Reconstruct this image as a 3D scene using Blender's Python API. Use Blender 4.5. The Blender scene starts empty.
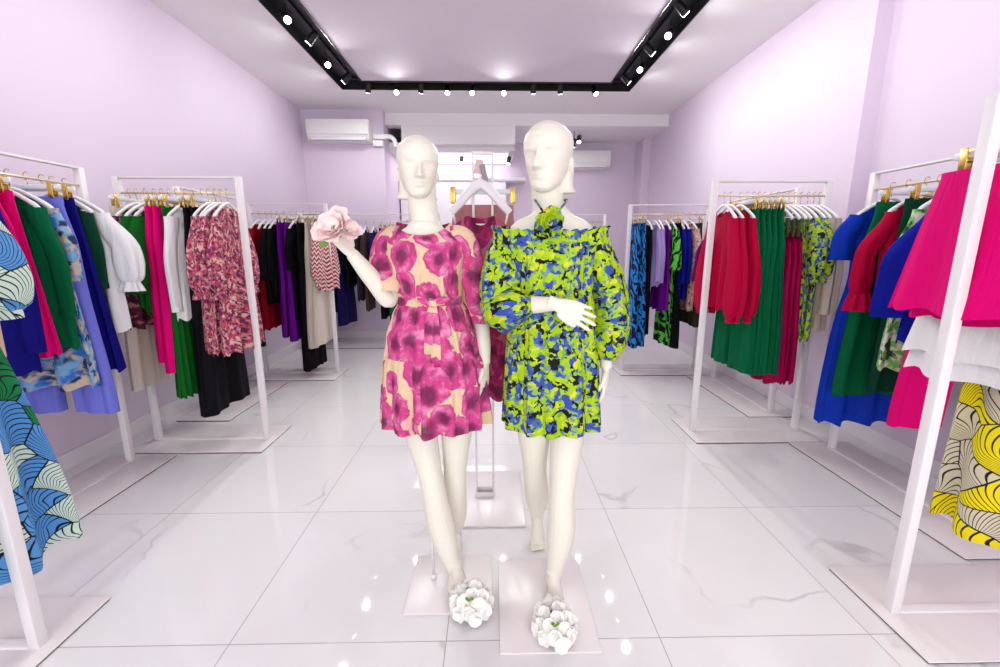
import bpy, bmesh, math, random
from mathutils import Vector, Matrix
PI = math.pi
sin, cos = math.sin, math.cos
SC = bpy.context.scene
COL = SC.collection

# ------------------------------------------------------------------ camera
CAM_H, CAM_F = 1.43, 430.0
PITCH = math.atan(85.5 / CAM_F)
YAW = math.atan(-8 / CAM_F * cos(PITCH))
cd = bpy.data.cameras.new('camera'); cam = bpy.data.objects.new('camera', cd); COL.objects.link(cam)
cam.location = (0, 0, CAM_H); cam.rotation_euler = (PI / 2 - PITCH, 0, YAW)
cd.sensor_width = 36; cd.lens = CAM_F / 1000 * 36; cd.clip_start = .05
SC.camera = cam

def _ray(px, py):
    x = (px - 500) / CAM_F; u = -(py - 333.5) / CAM_F
    y = cos(PITCH) + u * sin(PITCH); z = -sin(PITCH) + u * cos(PITCH)
    c, s = cos(YAW), sin(YAW)
    return Vector((x * c - y * s, x * s + y * c, z))
def aty(px, py, Y):
    r = _ray(px, py); t = Y / r.y; return Vector((r.x * t, Y, CAM_H + r.z * t))
def atz(px, py, Z):
    r = _ray(px, py); t = (Z - CAM_H) / r.z; return Vector((r.x * t, r.y * t, Z))

# ------------------------------------------------------------------ objects
def tag(o, label=None, cat=None, group=None, kind=None):
    if label: o['label'] = label
    if cat: o['category'] = cat
    if group: o['group'] = group
    if kind: o['kind'] = kind
    return o
def thing(name, label, cat, loc=(0, 0, 0), rz=0, group=None):
    o = bpy.data.objects.new(name, None); COL.objects.link(o)
    o.empty_display_size = .05
    o.location = loc; o.rotation_euler = (0, 0, rz)
    return tag(o, label, cat, group)
def obj(name, vf, mat, parent=None, smooth=True):
    v, f = vf[0], vf[1]
    me = bpy.data.meshes.new(name); me.from_pydata([tuple(p) for p in v], [], f); 
    if len(vf) > 2 and vf[2]:
        uvl = me.uv_layers.new(name='UVMap')
        k = 0
        for fi, face in enumerate(f):
            for c in range(len(face)):
                uvl.data[k].uv = vf[2][fi][c]; k += 1
    if smooth: me.polygons.foreach_set('use_smooth', [True] * len(me.polygons))
    me.update()
    if mat: me.materials.append(mat)
    o = bpy.data.objects.new(name, me); COL.objects.link(o)
    if parent: o.parent = parent
    return o
def copy_tree(o, parent=None):
    c = o.copy(); COL.objects.link(c)
    if parent: c.parent = parent
    for ch in list(o.children): copy_tree(ch, c)
    return c

# ------------------------------------------------------------------ mesh makers
def join(*parts):
    V, F, U = [], [], []
    for p in parts:
        o = len(V); V += [tuple(q) for q in p[0]]; F += [tuple(i + o for i in f) for f in p[1]]
        U += p[2] if len(p) > 2 and p[2] else [[(0, 0)] * len(f) for f in p[1]]
    return V, F, U
def xf(p, loc=(0, 0, 0), rot=(0, 0, 0), s=1):
    from mathutils import Euler
    m = Matrix.Translation(Vector(loc)) @ Euler(rot).to_matrix().to_4x4() @ Matrix.Scale(s, 4)
    return [m @ Vector(q) for q in p[0]], p[1], (p[2] if len(p) > 2 else None)
def box(x0, x1, y0, y1, z0, z1, bev=.003, seg=2):
    bm = bmesh.new(); bmesh.ops.create_cube(bm, size=1)
    for v in bm.verts:
        v.co = ((x0 + x1) / 2 + v.co.x * (x1 - x0), (y0 + y1) / 2 + v.co.y * (y1 - y0), (z0 + z1) / 2 + v.co.z * (z1 - z0))
    if bev: bmesh.ops.bevel(bm, geom=list(bm.edges), offset=bev, segments=seg, affect='EDGES', profile=.5)
    V = [v.co.copy() for v in bm.verts]; F = [tuple(v.index for v in f.verts) for f in bm.faces]
    bm.verts.ensure_lookup_table(); bm.free(); return V, F, None
def loft(rings, closed=True, cap0=True, cap1=True, uscale=None):
    n = len(rings[0]); V = [tuple(p) for r in rings for p in r]; F, U = [], []
    m = n if closed else n - 1
    acc = [0.0]
    for i in range(1, len(rings)):
        acc.append(acc[-1] + sum((Vector(rings[i][j]) - Vector(rings[i - 1][j])).length for j in range(0, n, max(1, n // 8))) / len(range(0, n, max(1, n // 8))))
    if uscale is None:
        mid = rings[len(rings) * 2 // 3]
        uscale = sum((Vector(mid[(j + 1) % n]) - Vector(mid[j])).length for j in range(m))
    for i in range(len(rings) - 1):
        for j in range(m):
            k = (j + 1) % n
            F.append((i * n + j, i * n + k, (i + 1) * n + k, (i + 1) * n + j))
            u0, u1 = j / m * uscale, (j + 1) / m * uscale
            U.append([(u0, -acc[i]), (u1, -acc[i]), (u1, -acc[i + 1]), (u0, -acc[i + 1])])
    if closed and cap0:
        F.append(tuple(reversed(range(n)))); U.append([(0, 0)] * n)
    if closed and cap1:
        o = (len(rings) - 1) * n; F.append(tuple(range(o, o + n))); U.append([(0, 0)] * n)
    return V, F, U
def frames(path):
    P = [Vector(p) for p in path]; T = []
    for i in range(len(P)):
        t = P[min(i + 1, len(P) - 1)] - P[max(i - 1, 0)]
        T.append(t.normalized() if t.length > 1e-9 else Vector((0, 0, 1)))
    ref = Vector((0, 1, 0)) if abs(T[0].y) < .9 else Vector((1, 0, 0))
    N = [(ref - T[0] * ref.dot(T[0])).normalized()]
    for i in range(1, len(P)):
        q = N[-1] - T[i] * N[-1].dot(T[i]); N.append(q.normalized() if q.length > 1e-9 else N[-1])
    return P, T, N
def tube(path, rad, n=10, flat=1.0, cap=True, fold=None):
    """flat scales the first normal direction (y when the path runs down)"""
    P, T, N = frames(path); R = []
    for i, p in enumerate(P):
        r = rad[i] if hasattr(rad, '__len__') else rad
        B = T[i].cross(N[i]); ring = []
        for j in range(n):
            a = 2 * PI * j / n; rr = r * (1 + (fold(i / (len(P) - 1), a) if fold else 0))
            ring.append(p + N[i] * (cos(a) * rr * flat) + B * (sin(a) * rr))
        R.append(ring)
    return loft(R, True, cap, cap)
def smooth_path(pts, n=16, rad=None):
    P = [Vector(p) for p in pts]; out, ro = [], []
    for i in range(len(P) - 1):
        p0, p1, p2, p3 = P[max(i - 1, 0)], P[i], P[i + 1], P[min(i + 2, len(P) - 1)]
        for k in range(n):
            t = k / n
            out.append(.5 * ((2 * p1) + (p2 - p0) * t + (2 * p0 - 5 * p1 + 4 * p2 - p3) * t * t + (3 * p1 - p0 - 3 * p2 + p3) * t ** 3))
            if rad: 
                s = t * t * (3 - 2 * t); ro.append(rad[i] + (rad[i + 1] - rad[i]) * s)
    out.append(P[-1])
    if rad: ro.append(rad[-1]); return out, ro
    return out
def ball(c, r, nu=16, nv=10):
    rx, ry, rz = r if hasattr(r, '__len__') else (r, r, r); R = []
    for i in range(nv + 1):
        t = PI * i / nv; q = max(sin(t), .02)
        R.append([(c[0] + rx * q * cos(2 * PI * j / nu), c[1] + ry * q * sin(2 * PI * j / nu), c[2] + rz * cos(t)) for j in range(nu)])
    return loft(R)
def lerp(a, b, t): return a + (b - a) * t
def table(T, x):
    if x <= T[0][0]: return T[0][1:]
    for a, b in zip(T, T[1:]):
        if x <= b[0]:
            t = (x - a[0]) / (b[0] - a[0]); t = t * t * (3 - 2 * t) * .5 + t * .5
            return tuple(lerp(p, q, t) for p, q in zip(a[1:], b[1:]))
    return T[-1][1:]
def spow(v, e): return math.copysign(abs(v) ** e, v)
def sst(a, b, x):
    t = max(0, min(1, (x - a) / (b - a))); return t * t * (3 - 2 * t)

# ------------------------------------------------------------------ materials
def lin(r, g, b):
    f = lambda c: (c / 255) / 12.92 if c / 255 <= .04045 else ((c / 255 + .055) / 1.055) ** 2.4
    return (f(r), f(g), f(b), 1)
class NT:
    def __init__(s, name, rough=.5, metal=0, spec=.5, sheen=0):
        s.m = bpy.data.materials.new(name); s.m.use_nodes = True; s.t = s.m.node_tree
        s.b = s.t.nodes['Principled BSDF']
        s.b.inputs['Roughness'].default_value = rough; s.b.inputs['Metallic'].default_value = metal
        s.b.inputs['Specular IOR Level'].default_value = spec
        if sheen: s.b.inputs['Sheen Weight'].default_value = sheen; s.b.inputs['Sheen Roughness'].default_value = .5
    def n(s, typ, **k):
        q = s.t.nodes.new(typ)
        for a, v in k.items():
            if a in ('operation', 'data_type', 'blend_type', 'feature', 'wave_type', 'bands_direction', 'distance', 'voronoi_dimensions', 'noise_dimensions', 'clamp', 'wave_profile'): setattr(q, a, v)
        return q
    def put(s, sock, v):
        if isinstance(v, bpy.types.NodeSocket): s.t.links.new(v, sock)
        else: sock.default_value = v
    def math(s, op, a, b=0, c=0):
        q = s.n('ShaderNodeMath', operation=op); s.put(q.inputs[0], a); s.put(q.inputs[1], b)
        if op in ('MULTIPLY_ADD', 'COMPARE', 'SMOOTH_MIN', 'WRAP'): s.put(q.inputs[2], c)
        return q.outputs[0]
    def step(s, x, lo, hi):
        q = s.t.nodes.new('ShaderNodeMapRange'); q.interpolation_type = 'SMOOTHSTEP'
        s.put(q.inputs[0], x); q.inputs[1].default_value = lo; q.inputs[2].default_value = hi; q.inputs[3].default_value = 0; q.inputs[4].default_value = 1
        return q.outputs[0]
    def mix(s, f, a, b):
        q = s.t.nodes.new('ShaderNodeMix'); q.data_type = 'RGBA'
        s.put(q.inputs[0], f); s.put(q.inputs[6], a); s.put(q.inputs[7], b); return q.outputs[2]
    def uv(s, scale=(1, 1, 1), obj=False):
        t = s.t.nodes.new('ShaderNodeTexCoord'); mp = s.t.nodes.new('ShaderNodeMapping')
        s.t.links.new(t.outputs['Object' if obj else 'UV'], mp.inputs[0]); mp.inputs[3].default_value = scale
        if not obj:   # every object draws its own piece of the printed cloth
            oi = s.t.nodes.new('ShaderNodeObjectInfo')
            w = s.t.nodes.new('ShaderNodeVectorMath'); w.operation = 'SCALE'; w.inputs[0].default_value = (7.3, 3.1, 0)
            s.t.links.new(oi.outputs['Random'], w.inputs['Scale'])
            a = s.t.nodes.new('ShaderNodeVectorMath'); a.operation = 'ADD'
            s.t.links.new(mp.outputs[0], a.inputs[0]); s.t.links.new(w.outputs[0], a.inputs[1]); return a.outputs[0]
        return mp.outputs[0]
    def noise(s, vec, scale, detail=3, rough=.5, color=False, dist=0):
        q = s.n('ShaderNodeTexNoise'); s.put(q.inputs['Vector'], vec); q.inputs['Scale'].default_value = scale
        q.inputs['Detail'].default_value = detail; q.inputs['Roughness'].default_value = rough; q.inputs['Distortion'].default_value = dist
        return q.outputs['Color' if color else 'Fac']
    def warp(s, vec, scale, amt, detail=2):
        c = s.noise(vec, scale, detail, color=True)
        a = s.t.nodes.new('ShaderNodeVectorMath'); a.operation = 'SUBTRACT'; s.put(a.inputs[0], c); a.inputs[1].default_value = (.5, .5, .5)
        b = s.t.nodes.new('ShaderNodeVectorMath'); b.operation = 'SCALE'; s.put(b.inputs[0], a.outputs[0]); b.inputs['Scale'].default_value = amt
        d = s.t.nodes.new('ShaderNodeVectorMath'); d.operation = 'ADD'; s.put(d.inputs[0], vec); s.put(d.inputs[1], b.outputs[0])
        return d.outputs[0]
    def vor(s, vec, scale, feature='F1', rnd=1):
        q = s.n('ShaderNodeTexVoronoi', voronoi_dimensions='2D', feature=feature); s.put(q.inputs['Vector'], vec)
        q.inputs['Scale'].default_value = scale; q.inputs['Randomness'].default_value = rnd; return q
    def sep(s, v):
        q = s.t.nodes.new('ShaderNodeSeparateXYZ'); s.put(q.inputs[0], v); return q.outputs
    def col(s, v): s.put(s.b.inputs['Base Color'], v); return s
    def drape(s, v):   # soft vertical creases under a fine weave
        mp = s.t.nodes.new('ShaderNodeMapping'); s.put(mp.inputs[0], v); mp.inputs[3].default_value = (1, 1, .22)
        a = s.t.nodes.new('ShaderNodeBump'); s.put(a.inputs['Height'], s.noise(mp.outputs[0], 26, 3, dist=.6)); a.inputs['Strength'].default_value = .45; a.inputs['Distance'].default_value = .02
        b = s.t.nodes.new('ShaderNodeBump'); s.put(b.inputs['Height'], s.noise(v, 420, 2)); b.inputs['Strength'].default_value = .1; b.inputs['Distance'].default_value = .003
        s.t.links.new(a.outputs[0], b.inputs['Normal']); s.t.links.new(b.outputs[0], s.b.inputs['Normal']); return s
    def bump(s, h, strength=.1, dist=.01):
        q = s.t.nodes.new('ShaderNodeBump'); s.put(q.inputs['Height'], h); q.inputs['Strength'].default_value = strength; q.inputs['Distance'].default_value = dist
        s.t.links.new(q.outputs[0], s.b.inputs['Normal']); return s

_fab = {}
def fabric(name, rgb, rough=.75, sheen=.0):
    if name in _fab: return _fab[name]
    q = NT(name, rough, 0, .1, sheen); v = q.uv((1, 1, 1), obj=True)
    c = lin(*rgb); d = tuple(min(1, x * .90) for x in c[:3]) + (1,)
    q.col(q.mix(q.noise(v, 260, 2), c, d)); q.drape(v)
    _fab[name] = q.m; return q.m
def plain(name, rgb, rough=.5, metal=0, spec=.5, var=.04, scale=30):
    q = NT(name, rough, metal, spec); v = q.uv(obj=True); c = lin(*rgb); d = tuple(x * (1 - var) for x in c[:3]) + (1,)
    q.col(q.mix(q.noise(v, scale, 3), c, d)); return q.m
def emit(name, rgb, strength):
    q = NT(name); c = lin(*rgb); q.col(c); q.b.inputs['Emission Color'].default_value = c; q.b.inputs['Emission Strength'].default_value = strength; return q.m

def print_poppy(name, base, petal, petal2, dark, scale=8.2, thr=.10):
    q = NT(name, .7, 0, .2); v = q.uv(); w = q.warp(v, 13, .055, 3)
    w = q.warp(w, 48, .018, 2)
    A = q.vor(w, scale, rnd=.9); d = A.outputs['Distance']; cs = q.sep(A.outputs['Color'])
    keep = q.math('GREATER_THAN', cs[0], thr)
    rad = q.math('MULTIPLY_ADD', cs[1], .30, .46)
    dn = q.math('DIVIDE', d, rad)
    fl = q.math('MULTIPLY', q.math('SUBTRACT', 1, q.step(dn, .94, 1.04)), keep)
    rim = q.math('MULTIPLY', q.math('MULTIPLY', q.step(dn, .84, .97), fl), .45)
    n = q.noise(w, 16, 4); light = q.math('MAXIMUM', q.step(n, .46, .72), q.math('MULTIPLY', q.step(q.noise(w, 40, 3), .5, .75), .6))
    c = q.mix(light, lin(*petal), lin(*petal2))
    c = q.mix(rim, c, lin(*dark))
    cen = q.math('SUBTRACT', 1, q.step(dn, .18, .62))
    c = q.mix(q.math('MULTIPLY', cen, .85), c, lin(*dark))
    wash = q.mix(q.math('MULTIPLY', q.step(q.noise(v, 7, 2), .6, .75), .45), lin(*base), lin(*petal2))
    q.col(q.mix(fl, wash, c)); q.drape(q.uv(obj=True)); return q.m
def print_garden(name, black, blue, lime, yellow, green):
    q = NT(name, .7, 0, .2); v = q.uv(); w = q.warp(v, 34, .045, 4); w2 = q.warp(v, 70, .022, 3)
    a = q.vor(w, 28); r = q.sep(a.outputs['Color']); d = a.outputs['Distance']
    b = q.vor(w2, 76); rb = q.sep(b.outputs['Color'])
    big = q.noise(v, 9, 1)
    k = q.math('MULTIPLY_ADD', big, 1.0, q.math('MULTIPLY_ADD', r[0], .44, -.22))
    c = q.mix(q.step(k, .35, .38), lin(*blue), lin(*lime)); c = q.mix(q.step(k, .49, .52), c, lin(*yellow)); c = q.mix(q.step(k, .55, .58), c, lin(*lime)); c = q.mix(q.step(k, .68, .71), c, lin(*blue))
    pale = tuple(min(255, x + 28) for x in blue)
    fleck = q.mix(q.step(rb[1], .5, .55), lin(*lime), q.mix(rb[2], lin(*green), lin(*pale)))
    c = q.mix(q.math('MULTIPLY', q.step(rb[0], .60, .64), .7), c, fleck)
    holes = q.math('MAXIMUM', q.math('MULTIPLY', q.step(d, .56, .62), q.step(rb[2], .40, .46)), q.step(q.noise(w2, 24, 3), .60, .63))
    q.col(q.mix(holes, c, lin(*black))); q.drape(q.uv(obj=True)); return q.m
def print_petals(name, pale, c1, c2, line, scale=6):
    q = NT(name, .7, 0, .2); v = q.uv(); w = q.warp(v, 3, .08, 1)
    A = q.vor(w, scale); E = q.vor(w, scale, 'DISTANCE_TO_EDGE')
    r = q.sep(A.outputs['Color'])
    sb = q.t.nodes.new('ShaderNodeVectorMath'); sb.operation = 'SUBTRACT'; q.put(sb.inputs[0], w); q.put(sb.inputs[1], A.outputs['Position'])
    l = q.sep(sb.outputs[0])
    off = q.math('MULTIPLY_ADD', r[1], .08, .05)
    ang = q.math('ARCTAN2', q.math('ADD', l[1], off), q.math('ADD', l[0], q.math('MULTIPLY_ADD', r[2], .16, -.08)))
    ang = q.math('ADD', ang, q.math('MULTIPLY', A.outputs['Distance'], .7))
    st = q.step(q.math('SINE', q.math('MULTIPLY', ang, 46)), .66, .88)
    c = q.mix(q.step(r[0], .52, .54), lin(*pale), lin(*c1)); c = q.mix(q.step(r[0], .84, .86), c, lin(*c2))
    c = q.mix(st, c, lin(*line))
    c = q.mix(q.math('SUBTRACT', 1, q.step(E.outputs['Distance'], .012, .022)), c, lin(*line))
    q.col(c); return q.m
def print_blotch(name, cols, scale=14, s2=30):
    q = NT(name, .7, 0, .2); v = q.uv(); w = q.warp(v, 22, .05, 3)
    c = lin(*cols[0])
    for i, k in enumerate(cols[1:]):
        sh = q.t.nodes.new('ShaderNodeVectorMath'); sh.operation = 'ADD'; q.put(sh.inputs[0], w); sh.inputs[1].default_value = (i * 3.7, i * 1.9, 0)
        c = q.mix(q.step(q.noise(sh.outputs[0], scale if i % 2 else s2, 3), .50, .60), c, lin(*k))
    q.col(c); q.drape(q.uv(obj=True)); return q.m
def print_chevron(name, a, b, f=150):
    q = NT(name, .7, 0, .2); v = q.uv(); x = q.sep(v)
    tri = q.math('PINGPONG', q.math('MULTIPLY', x[0], 1.0), .03)
    q.col(q.mix(q.step(q.math('SINE', q.math('MULTIPLY', q.math('ADD', x[1], tri), f)), -.1, .1), lin(*a), lin(*b))); return q.m
def print_zebra(name, a, b, f=26, amt=.16):
    q = NT(name, .7, 0, .2); v = q.uv(); w = q.warp(v, 9, amt, 2); x = q.sep(w)
    q.col(q.mix(q.step(q.math('SINE', q.math('MULTIPLY', q.math('ADD', q.math('MULTIPLY', x[1], .6), x[0]), f * 4)), -.15, .15), lin(*a), lin(*b))); return q.m

M = {}
M['rack'] = plain('white_powder_coat', (236, 230, 232), .45, 0, .4, .03)
M['plate'] = plain('white_base_plate', (232, 224, 224), .3, 0, .5, .03, 4)
M['rail'] = plain('pale_champagne_metal', (232, 220, 198), .35, .5, .5, .03)
M['glow'] = emit('added_glow_panel', (255, 252, 255), 1.3)  # glow added under the recess soffit
M['gold'] = plain('polished_gold', (226, 190, 105), .25, 1, .5, .05)
M['white'] = plain('white_plastic', (240, 238, 240), .35, 0, .5, .02)
M['acrylic'] = plain('white_acrylic', (226, 230, 236), .12, 0, .6, .02)
M['skin'] = plain('mannequin_matte_cream', (232, 226, 212), .5, 0, .35, .02, 12)
M['ac'] = plain('air_conditioner_white', (240, 238, 238), .4, 0, .4, .02)
M['dark'] = plain('dark_slot', (60, 58, 64), .6)
M['black'] = plain('black_powder_coat', (16, 16, 20), .5)
M['tag'] = plain('paper_tag', (238, 236, 236), .8)
M['lens'] = emit('lit_lamp_lens', (255, 250, 250), 9)
# ------------------------------------------------------------------ the room
XL, XR, XRN, YJ, YF, YB, YBL, ZC = -2.80, 2.70, 2.82, 3.34, -1.6, 8.1, 6.85, 3.42
def struct(name, vf, mat, smooth=False, **k):
    o = obj(name, vf, mat, None, smooth); o['kind'] = 'structure'; return o
def quadbox(*a): return box(*a, bev=0)

wq = NT('lilac_wall_paint', .75, 0, .3); v = wq.uv(obj=True)
wq.col(wq.mix(wq.noise(v, 1.2, 3), lin(226, 210, 228), lin(223, 207, 225))); wq.bump(wq.noise(v, 160, 2), .05, .002)
M['wall'] = wq.m
cq = NT('ceiling_paint', .8, 0, .2); v = cq.uv(obj=True); cq.col(cq.mix(cq.noise(v, 2, 3), lin(243, 238, 240), lin(240, 235, 237))); M['ceil'] = cq.m
cq = NT('ceiling_panel_paint', .8, 0, .2); v = cq.uv(obj=True); cq.col(cq.mix(cq.noise(v, 2, 3), lin(224, 212, 224), lin(221, 209, 221))); M['ceil2'] = cq.m
M['trim'] = plain('white_trim_paint', (238, 232, 238), .5)

# polished marble tiles
fq = NT('polished_marble_tile', .06, 0, .5); v = fq.uv(obj=True); xyz = fq.sep(v)
def cell(x, x0, s):
    t = fq.math('DIVIDE', fq.math('SUBTRACT', x, x0), s)
    fr = fq.math('FRACT', fq.math('ADD', t, 50)); ed = fq.math('MINIMUM', fr, fq.math('SUBTRACT', 1, fr))
    return fq.math('FLOOR', t), fq.math('MULTIPLY', ed, s)
ix, ex = cell(xyz[0], -.175, .797); iy, ey = cell(xyz[1], 1.345, .81)
grout = fq.math('SUBTRACT', 1, fq.step(fq.math('MINIMUM', ex, ey), .0012, .0026))
cb = fq.t.nodes.new('ShaderNodeCombineXYZ'); fq.put(cb.inputs[0], fq.math('MULTIPLY', ix, 3.71)); fq.put(cb.inputs[1], fq.math('MULTIPLY', iy, 5.13)); fq.put(cb.inputs[2], fq.math('MULTIPLY', fq.math('ADD', ix, iy), 2.3))
ad = fq.t.nodes.new('ShaderNodeVectorMath'); ad.operation = 'ADD'; fq.put(ad.inputs[0], v); fq.put(ad.inputs[1], cb.outputs[0])
tv = ad.outputs[0]
w = fq.warp(tv, 1.6, .55, 5)
ridge = fq.math('ABSOLUTE', fq.math('SUBTRACT', fq.noise(w, 1.1, 2), .5))
vein = fq.math('MULTIPLY', fq.math('SUBTRACT', 1, fq.step(ridge, .0, .012)), fq.step(fq.noise(tv, 1.7, 3), .50, .68))
cloud = fq.step(fq.noise(w, 1.0, 5), .35, .8)
c = fq.mix(cloud, lin(231, 229, 229), lin(224, 221, 222))
c = fq.mix(fq.math('MULTIPLY', vein, .5), c, lin(176, 164, 170))
c = fq.mix(grout, c, lin(172, 160, 166))
fq.col(c); fq.put(fq.b.inputs['Roughness'], fq.math('MULTIPLY_ADD', grout, .5, .028)); M['floor'] = fq.m

struct('floor', quadbox(XL - .15, XRN + .15, YF - .1, YB + .1, -.1, 0), M['floor'])
struct('wall_left', quadbox(XL - .12, XL, YF, YBL + .12, 0, ZC), M['wall'])
struct('wall_right', join(quadbox(XRN, XRN + .12, YF, YJ, 0, ZC), quadbox(XR, XRN + .12, YJ, 7.7, 0, ZC), quadbox(2.56, XRN + .12, 7.7, YB, 0, ZC)), M['wall'])
struct('wall_back', join(quadbox(XL, -1.60, YBL, YBL + .12, 0, ZC), quadbox(-1.72, XRN, YB, YB + .12, 0, ZC)), M['wall'])
struct('wall_recess', quadbox(-1.72, -1.60, YBL + .12, YB, 0, ZC), M['wall'])
struct('wall_front', join(quadbox(XL, XRN, YF - .12, YF, 2.75, ZC), quadbox(XL, XL + .25, YF - .12, YF, 0, 2.75), quadbox(XRN - .25, XRN, YF - .12, YF, 0, 2.75), quadbox(-.06, .06, YF - .12, YF, 0, 2.75)), M['wall'])
struct('baseboard_left', box(XL, XL + .015, YF, YBL, 0, .115), M['trim'])
struct('baseboard_right', join(box(XRN - .015, XRN, YF, YJ - .015, 0, .115), box(XR - .015, XRN, YJ - .015, YJ, 0, .115), box(XR - .015, XR, YJ, 7.5, 0, .115)), M['trim'])
struct('baseboard_back', join(box(XL + .015, -1.6, YBL - .015, YBL, 0, .115), box(.8, 2.53, YB - .015, YB, 0, .115)), M['trim'])

# ceiling with a black recessed channel running round a central panel
OX0, OX1, OY0, OY1 = -1.90, 1.78, -.9, 6.02
IX0, IX1, IY0, IY1 = -1.57, 1.46, -.6, 5.74
T = .12
struct('ceiling', join(quadbox(XL, OX0, YF, YB, ZC, ZC + T), quadbox(OX1, XRN, YF, YB, ZC, ZC + T), quadbox(OX0, OX1, YF, OY0, ZC, ZC + T), quadbox(OX0, OX1, OY1, YB, ZC, ZC + T)), M['ceil'])
struct('ceiling_panel', quadbox(IX0, IX1, IY0, IY1, ZC, ZC + T), M['ceil2'])
tr = thing('light_track', 'black recessed track channel running round the pale ceiling panel', 'light track', (0, 0, ZC))
def ring(x0, x1, y0, y1, a, z0, z1):
    return join(quadbox(x0, x0 + a, y0, y1, z0, z1), quadbox(x1 - a, x1, y0, y1, z0, z1), quadbox(x0 + a, x1 - a, y0, y0 + a, z0, z1), quadbox(x0 + a, x1 - a, y1 - a, y1, z0, z1))
d = .09
obj('channel_tray', join(quadbox(OX0, IX0, OY0, OY1, d, d + .02), quadbox(IX1, OX1, OY0, OY1, d, d + .02), quadbox(IX0, IX1, OY0, IY0, d, d + .02), quadbox(IX0, IX1, IY1, OY1, d, d + .02)), M['black'], tr, False)
obj('channel_side', ring(OX0, OX1, OY0, OY1, .012, -.012, d), M['black'], tr, False)
obj('channel_side', ring(IX0 - .012, IX1 + .012, IY0 - .012, IY1 + .012, .012, -.012, d), M['black'], tr, False)
RX0, RX1, RY1 = (OX0 + IX0) / 2, (OX1 + IX1) / 2, (OY1 + IY1) / 2
obj('conductor_rail', ring(RX0 - .018, RX1 + .018, (OY0 + IY0) / 2 - .018, RY1 + .018, .036, d - .03, d), M['black'], tr, False)

# beam and bulkhead before the recess at the back
struct('trim_1', join(quadbox(-1.6, XR, 7.0, 7.2, 3.25, ZC)), M['ceil'])
struct('trim_2', quadbox(-1.37, .36, 7.02, 7.2, 2.99, 3.25), M['ceil'])
struct('ceiling_recess', join(quadbox(-1.6, .32, 7.2, YB, 2.93, 3.05), quadbox(.32, .36, 7.2, YB, 2.93, 3.26), quadbox(.36, XR, 7.2, YB, 3.25, 3.35)), M['trim'])
# pale wall unit and picture rail at the back of the recess
wu = thing('wall_cabinet', 'tall white wall unit at the back behind the mannequins', 'cabinet', (-.6, YB - .3, 0))
obj('carcass', box(-.98, .85, -.02, .29, 0, 2.56, .004), M['trim'], wu)
obj('cornice', box(-1.0, 1.18, -.05, .29, 2.56, 2.62, .006), M['trim'], wu)
for i in range(3): 
    dr = obj('door', box(-.97 + i * .607, -.97 + i * .607 + .60, -.04, -.021, .1, 2.54, .004), M['trim'], wu)
    obj('door_handle', box(-.97 + i * .607 + .54, -.97 + i * .607 + .552, -.058, -.04, 1.0, 1.25, .003), M['rack'], dr)

# ------------------------------------------------------------------ track spots
def spotmesh():
    r = .034
    body = tube([(0, 0, 0), (0, 0, -.006), (0, 0, -.10), (0, 0, -.125)], [r * .75, r * .95, r, r * 1.02], 20)
    return body
def spot_head(loc, top, aim, label, group, watt, lamp=True, ang=150):
    """loc: centre of the lens, top: height of the rail it hangs from"""
    loc = Vector(loc); d = (Vector(aim) - loc).normalized()
    t = thing('spotlight', label, 'spotlight', loc, 0, group)
    q = d.to_track_quat('-Z', 'Y'); e = q.to_euler()
    R = q.to_matrix()
    off = R @ Vector((0, 0, .125))
    def place(vf): return [R @ Vector(p) + off for p in vf[0]], vf[1], None
    obj('housing', place(spotmesh()), M['black'], t)
    obj('lens', place(tube([(0, 0, -.1252), (0, 0, -.129)], [.029, .027], 20)), M['lens'], t)
    mid = R @ Vector((0, 0, .07))
    sx = Vector((.042, 0, 0))
    obj('bracket', tube([mid + Vector((.036, 0, 0)), mid + Vector((.040, 0, .05)), Vector((mid.x, mid.y, mid.z + .062)), Vector((mid.x, mid.y, max(top - loc.z, mid.z + .07)))], .006, 8), M['black'], t)
    if lamp:
        ld = bpy.data.lights.new('spot_lamp', 'SPOT'); ld.energy = watt; ld.spot_size = math.radians(ang); ld.spot_blend = 1; ld.shadow_soft_size = .022; ld.color = (.955, 1, .955)
        lo = bpy.data.objects.new('spot_lamp', ld); COL.objects.link(lo); lo.parent = t; lo.location = d * .01; lo.rotation_euler = e
    return t
WATT = 30
ZL = 3.335
lefts = [((287, 20), 'cam'), ((303, 43), 'wall'), ((326, 65), 'cam'), ((339, 82), 'wall')]
rights = [((629, 83), 'wall'), ((637, 70), 'cam'), ((651, 54), 'wall'), ((669, 36), 'cam'), ((686, 14), 'wall')]
fars = [((367, 91), 'b'), ((395, 90), 'cam'), ((420, 91), 'b'), ((447, 92), 'l'), ((472, 92), 'l'), ((504, 91), 'cam'), ((534, 91), 'b'), ((561, 92), 'b'), ((596, 94), 'r')]
ordn = ['first', 'second', 'third', 'fourth', 'fifth', 'sixth', 'seventh', 'eighth', 'ninth']
def tl(s): return tag
for side, lst, sg in (('left', lefts, -1), ('right', rights[::-1], 1)):
    for i, ((px, py), aim) in enumerate(lst):
        p = atz(px, py, ZL); p.x = RX0 if sg < 0 else RX1
        a = (.0, p.y - 2.6, 1.2) if aim == 'cam' else (sg * 2.7, p.y + .1, 2.35)
        spot_head(p, ZC + .065, a, f'black track spotlight in {side} arm of ceiling track, {ordn[i]} from the photo\'s top edge', 'track spotlights', WATT if aim == 'cam' else 15, True, 122 if aim == 'cam' else 150)
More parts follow.
